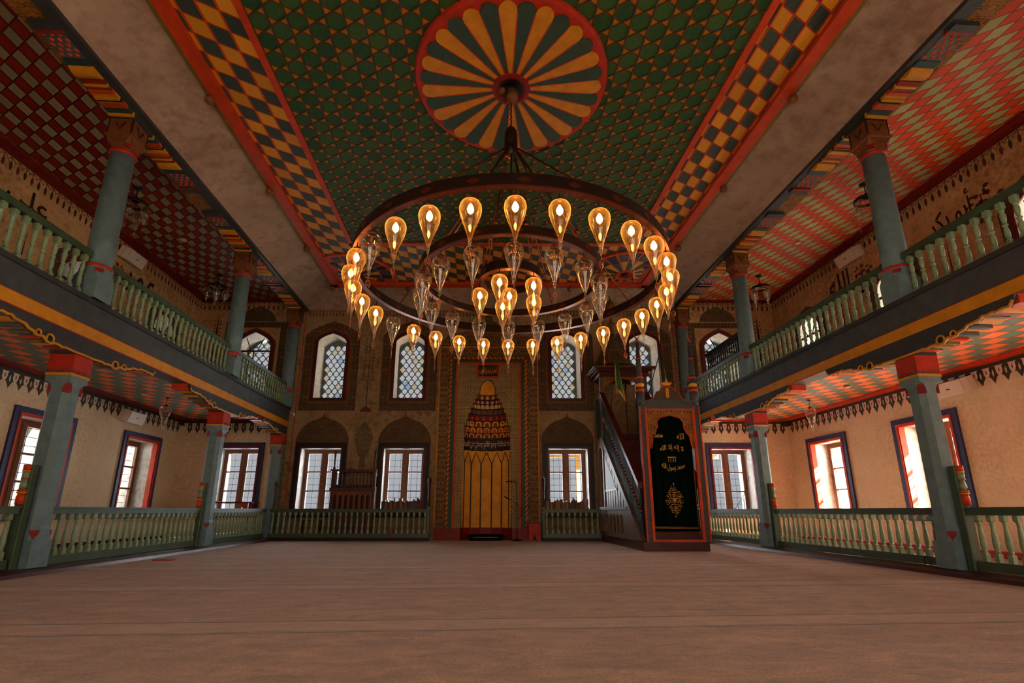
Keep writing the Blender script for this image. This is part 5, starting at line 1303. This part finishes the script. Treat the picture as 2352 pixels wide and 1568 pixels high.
# small gallery chandeliers and aisle pendants
def small_ch(p, label):
    t = thing('ring_chandelier', label, 'chandelier', W(*p), rnd.uniform(0, 1), 'small gallery chandeliers')
    MB().lathe([(.002, 0), (.09, 0), (.10, -.025), (.02, -.05), (.012, -.055), (.012, -.22), (.03, -.24), (.09, -.32), (.07, -.36), (.012, -.38)], seg=16).build('ceiling_stem', 'iron', t)
    r = .24; MB().lathe([(r, -.44), (r + .016, -.43), (r + .016, -.38), (r, -.37), (r - .016, -.38), (r - .016, -.43), (r, -.44)], seg=32, cap=False).build('ring', 'iron', t)
    m = MB()
    for k in range(3): a = 2 * pi * k / 3; m.tube([(.05 * cos(a), .05 * sin(a), -.33), (r * cos(a), r * sin(a), -.40)], .008, 5)
    m.build('spoke', 'iron', t)
    for k in range(4): a = 2 * pi * k / 4; lamp(t, r * cos(a), r * sin(a), -.60, False, sc=.8)
small_ch((-8.05, 14.2, ZG), 'small ring chandelier upstairs, reader-seat side, by the front wall')
small_ch((-7.75, 9.9, ZG), 'small ring chandelier hidden behind an upstairs column, reader-seat side')
small_ch((8.45, 9.7, ZG), 'small ring chandelier upstairs beside the painted writing, stair-pulpit side')
small_ch((8.55, 14.2, ZG), 'small ring chandelier upstairs, stair-pulpit side, by the front wall')
for x, y, s in ((-8.05, 12.75, 'left'), (8.65, 12.9, 'right')):
    t = thing('pendant_lamp', 'single teardrop pendant lamp under the aisle ceiling, %s' % SN[s], 'lamp', W(x, y, 3.70), 0, 'pendant lamps in the aisles')
    MB().lathe([(.002, 0), (.05, 0), (.05, -.015), (.006, -.03), (.006, -.17)], seg=12).build('ceiling_rose', 'iron', t); lamp(t, 0, 0, -.36, False, sc=1.05)

# speakers, detectors, camera
def speaker(p, rz, tilt, label):
    t = thing('wall_speaker', label, 'speaker', W(*p), rz, 'wall speakers')
    w, h, d = .40, .155, .24
    P = [(-w, -.02), (-w + .02, -d * .6), (-w + .07, -d), (w - .07, -d), (w - .02, -d * .6), (w, -.02)]
    rot = Matrix.Rotation(tilt, 4, 'X')
    MB().prism(P, 2, -h, h).xf(rot).build('cabinet', 'white', t); MB().box(-w + .08, w - .08, -d - .012, -d + .01, -h + .01, h - .01).xf(rot).build('grille_front', 'white', t)
    MB().box(-.04, .04, -d - .016, -d - .012, -.01, .01).xf(rot).build('badge', 'iron', t); MB().box(-.06, .06, -.05, .04, -.05, .05).build('bracket', 'iron', t)
speaker((WL + .02, 12.45, 7.58), pi / 2, R(22), 'white speaker high on the upstairs wall, reader-seat side'); speaker((WR - .02, 12.35, 7.58), -pi / 2, R(22), 'white speaker high on the upstairs wall, stair-pulpit side')
speaker((WL + .02, 13.65, 3.40), pi / 2, R(18), 'white speaker on the ground-floor aisle wall, reader-seat side'); speaker((WR - .02, 10.25, 3.42), -pi / 2, R(18), 'white speaker on the ground-floor aisle wall, stair-pulpit side')
for p, lb in (((-7.95, 12.09, ZG), 'upstairs ceiling, reader-seat side'), ((8.51, 12.18, ZG), 'upstairs ceiling, stair-pulpit side'), ((-8.37, 12.33, 3.735), 'aisle ceiling, reader-seat side'), ((8.65, 11.49, 3.735), 'aisle ceiling, stair-pulpit side')):
    t = thing('smoke_detector', 'small round white smoke detector on the ' + lb, 'smoke detector', W(*p), 0, 'smoke detectors')
    MB().lathe([(.06, 0), (.06, -.015), (.075, -.02), (.075, -.04), (.05, -.055), (.002, -.057)], seg=20).build('housing', 'white', t); MB().lathe([(.076, -.025), (.077, -.028), (.076, -.031)], seg=20, cap=False).build('slot_ring', 'black', t)
t = thing('security_camera', 'small white security camera where the gallery beam meets the front wall', 'camera', W(XL + .16, 16.12, 3.90))
MB().lathe([(.035, -.07), (.04, -.06), (.04, .05), (.03, .06)], seg=14).xf(Matrix.Rotation(R(75), 4, 'X') @ Matrix.Rotation(R(0), 4, 'Y')).build('body', 'white', t)
MB().ball((0, -.065, -.02), .022).build('lens', 'black', t); MB().box(-.02, .02, .02, .13, -.01, .07).build('mount', 'white', t)

# calligraphy and painted flowers on the gallery walls
def wall_script(txt, side, y, z, w, h):
    sg = 1 if side == 'L' else -1; x = (WL + .008) if side == 'L' else (WR - .008)
    t = script(txt, w, h, None, .004); t.v = [Vector((x, y + sg * v.x, z + v.z)) for v in t.v]
    t.build('painted_writing', 'ink', wl if side == 'L' else wr, world=True, fix=False)
wall_script('علي', 'L', 9.4, 7.15, 1.0, .65); wall_script('عمر', 'L', 13.1, 6.95, 1.3, .75)
wall_script('أبو بكر', 'R', 9.6, 7.05, 1.0, .72); wall_script('الله', 'R', 13.0, 7.1, .8, .55)
for par, x, sg in ((wl, WL, 1), (wr, WR, -1)):
    for y in (12.15, 8.9 if sg < 0 else 8.3):
        m = MB(); r2 = random.Random(int(y * 10))
        for k in range(26):
            a = r2.uniform(0, 2 * pi); r = r2.uniform(.05, .38); cy, cz = y + r * cos(a), 6.85 + r * sin(a) * 1.1
            m.prism(oval(cy, cz, r2.uniform(.03, .07), r2.uniform(.03, .06)), 0, x, x + sg * .006)
        m.tube([(x + sg * .004, y, 5.6), (x + sg * .004, y, 7.1)], .012, 4); m.build('painted_flowers', 'rose', par, world=True)
for par, x, sg, L in ((wl, WL, 1, SLU), (wr, WR, -1, SRU)):
    for a, b in L:
        o, i = ogee(a - .30, b + .30, 4.45, 6.45, 7.02), ogee(a - .14, b + .14, 4.6, 6.33, 6.82)
        MB().slab([o, i], 0, min(x, x + sg * .006), max(x, x + sg * .006)).build('painted_border', 'arab', par, world=True)
        for yc_ in (a - 1.0, b + 1.0):
            m = MB().prism([(yc_ - .06, 4.3), (yc_, 6.6), (yc_ + .06, 4.3)], 0, min(x, x + sg * .006), max(x, x + sg * .006)); m.build('painted_cypress', 'rose', par, world=True)

# ------------------------------------------------------------------ outside
o = MB().box(-40, 40, -30, 45, -.6, -.35).build('outdoor_ground', 'sand'); tag(o, 'pale ground outside the windows', 'ground'); o['kind'] = 'structure'
t = thing('neighbouring_porch', 'ochre timber porch outside, seen through the front windows', 'building', (6.0, 22.5, 0))
m = MB()
for x in (-7.5, -4.5, -1.6, 1.4, 4.2): m.box(x, x + .16, -.1, .06, -.3, 3.2)
m.box(-8, 5, -.1, .06, 3.2, 3.45); m.build('post', 'yelout', t)
MB().prism([(-.6, 3.35), (2.2, 5.0), (2.2, 5.15), (-.6, 3.5)], 0, -8.4, 5.2).build('porch_roof', 'spine2', t)

# ------------------------------------------------------------------ light
w = bpy.data.worlds.new('w'); SC.world = w; w.use_nodes = True
wn = w.node_tree; bg = wn.nodes['Background']
sk_ = wn.nodes.new('ShaderNodeTexNoise'); sk_.inputs['Scale'].default_value = 1.5
mx = wn.nodes.new('ShaderNodeMix'); mx.data_type = 'RGBA'; wn.links.new(sk_.outputs[0], mx.inputs[0])
mx.inputs[6].default_value = (.50, .53, .56, 1); mx.inputs[7].default_value = (.60, .61, .62, 1)
wn.links.new(mx.outputs[2], bg.inputs[0]); bg.inputs[1].default_value = WORLD
def area(name, loc, rot, sx, sy, e, c, spread=180):
    l = bpy.data.lights.new(name, 'AREA'); l.shape = 'RECTANGLE'; l.size = sx; l.size_y = sy; l.energy = e; l.color = c; l.spread = R(spread)
    o = bpy.data.objects.new(name, l); COL.objects.link(o); o.location = loc; o.rotation_euler = rot; o.visible_camera = False; return o
COOL = (.86, .93, 1.0); NEU = (1.0, .95, .88); WARM = (1.0, .84, .66)
for a, b in SRW[:5]: area('daylight', W(WR + T + .25, (a + b) / 2, 1.85), (R(0), R(68), 0), 2.2, 1.4, LR_, WARM)
for a, b in SLW[:5]: area('daylight', W(WL - T - .25, (a + b) / 2, 1.85), (0, R(-68), 0), 2.2, 1.4, LL_, NEU)
for a, b in FW: area('daylight', W((a + b) / 2, D + T + .25, 1.85), (R(-70), 0, 0), 1.4, 2.2, LF_, COOL)
for a, b in FU + FG: area('daylight', W((a + b) / 2, D + T + .25, 5.6), (R(-80), 0, 0), 1.0, 2.2, LU_, COOL)
for a, b in SRU: area('daylight', W(WR + T + .25, (a + b) / 2, 5.7), (0, R(80), 0), 2.2, 1.0, LG_ * 8, WARM)
for a, b in SLU: area('daylight', W(WL - T - .25, (a + b) / 2, 5.7), (0, R(-80), 0), 2.2, 1.0, LG_ * .35, NEU)
for (x0, z0), _, (x1, z1), _ in BD: area('daylight', W((x0 + x1) / 2, YB - .45, (z0 + z1) / 2 + .2), (R(50), 0, 0), x1 - x0, z1 - z0, LB_, WARM, 110)  # added lights at the unseen back openings, tilted down to lift the carpet
s = bpy.data.lights.new('sun', 'SUN'); s.energy = SUN_; s.angle = R(1.0); s.color = (1.0, .93, .80)
so = bpy.data.objects.new('sun', s); COL.objects.link(so); dv = Vector((-.70, .38, -.54)).normalized(); so.rotation_euler = dv.to_track_quat('-Z', 'Y').to_euler()

# ------------------------------------------------------------------ camera
cd = bpy.data.cameras.new('camera'); cam = bpy.data.objects.new('camera', cd); COL.objects.link(cam); SC.camera = cam
cd.sensor_fit = 'HORIZONTAL'; cd.sensor_width = 36.0; cd.lens = 1152.161 / 2352 * 36; cd.shift_y = 91.21 / 2352; cd.clip_start = .05; cd.clip_end = 200
pt, yw, rl = .2532, .0676, -.0011
fwd = Vector((sin(yw) * cos(pt), cos(yw) * cos(pt), sin(pt))); right = Vector((cos(yw), -sin(yw), 0)); upv = right.cross(fwd)
r2 = right * cos(rl) + upv * sin(rl); u2 = -right * sin(rl) + upv * cos(rl)
r2, u2 = right * cos(-rl) + upv * sin(-rl), -right * sin(-rl) + upv * cos(-rl)
cam.matrix_world = Matrix(((r2.x, u2.x, -fwd.x, 0), (r2.y, u2.y, -fwd.y, 0), (r2.z, u2.z, -fwd.z, .868), (0, 0, 0, 1)))

SC.view_settings.view_transform = 'Standard'; SC.view_settings.look = 'None'; SC.view_settings.gamma = 1.0; SC.view_settings.exposure = EXPO
try: SC.view_settings.use_curve_mapping = False
except Exception: pass
cy = SC.cycles; cy.use_denoising = True; cy.max_bounces = 8; cy.diffuse_bounces = 4; cy.glossy_bounces = 3; cy.transmission_bounces = 4; cy.transparent_max_bounces = 16
cy.sample_clamp_indirect = 6.0; cy.caustics_reflective = False; cy.caustics_refractive = False; cy.use_light_tree = True
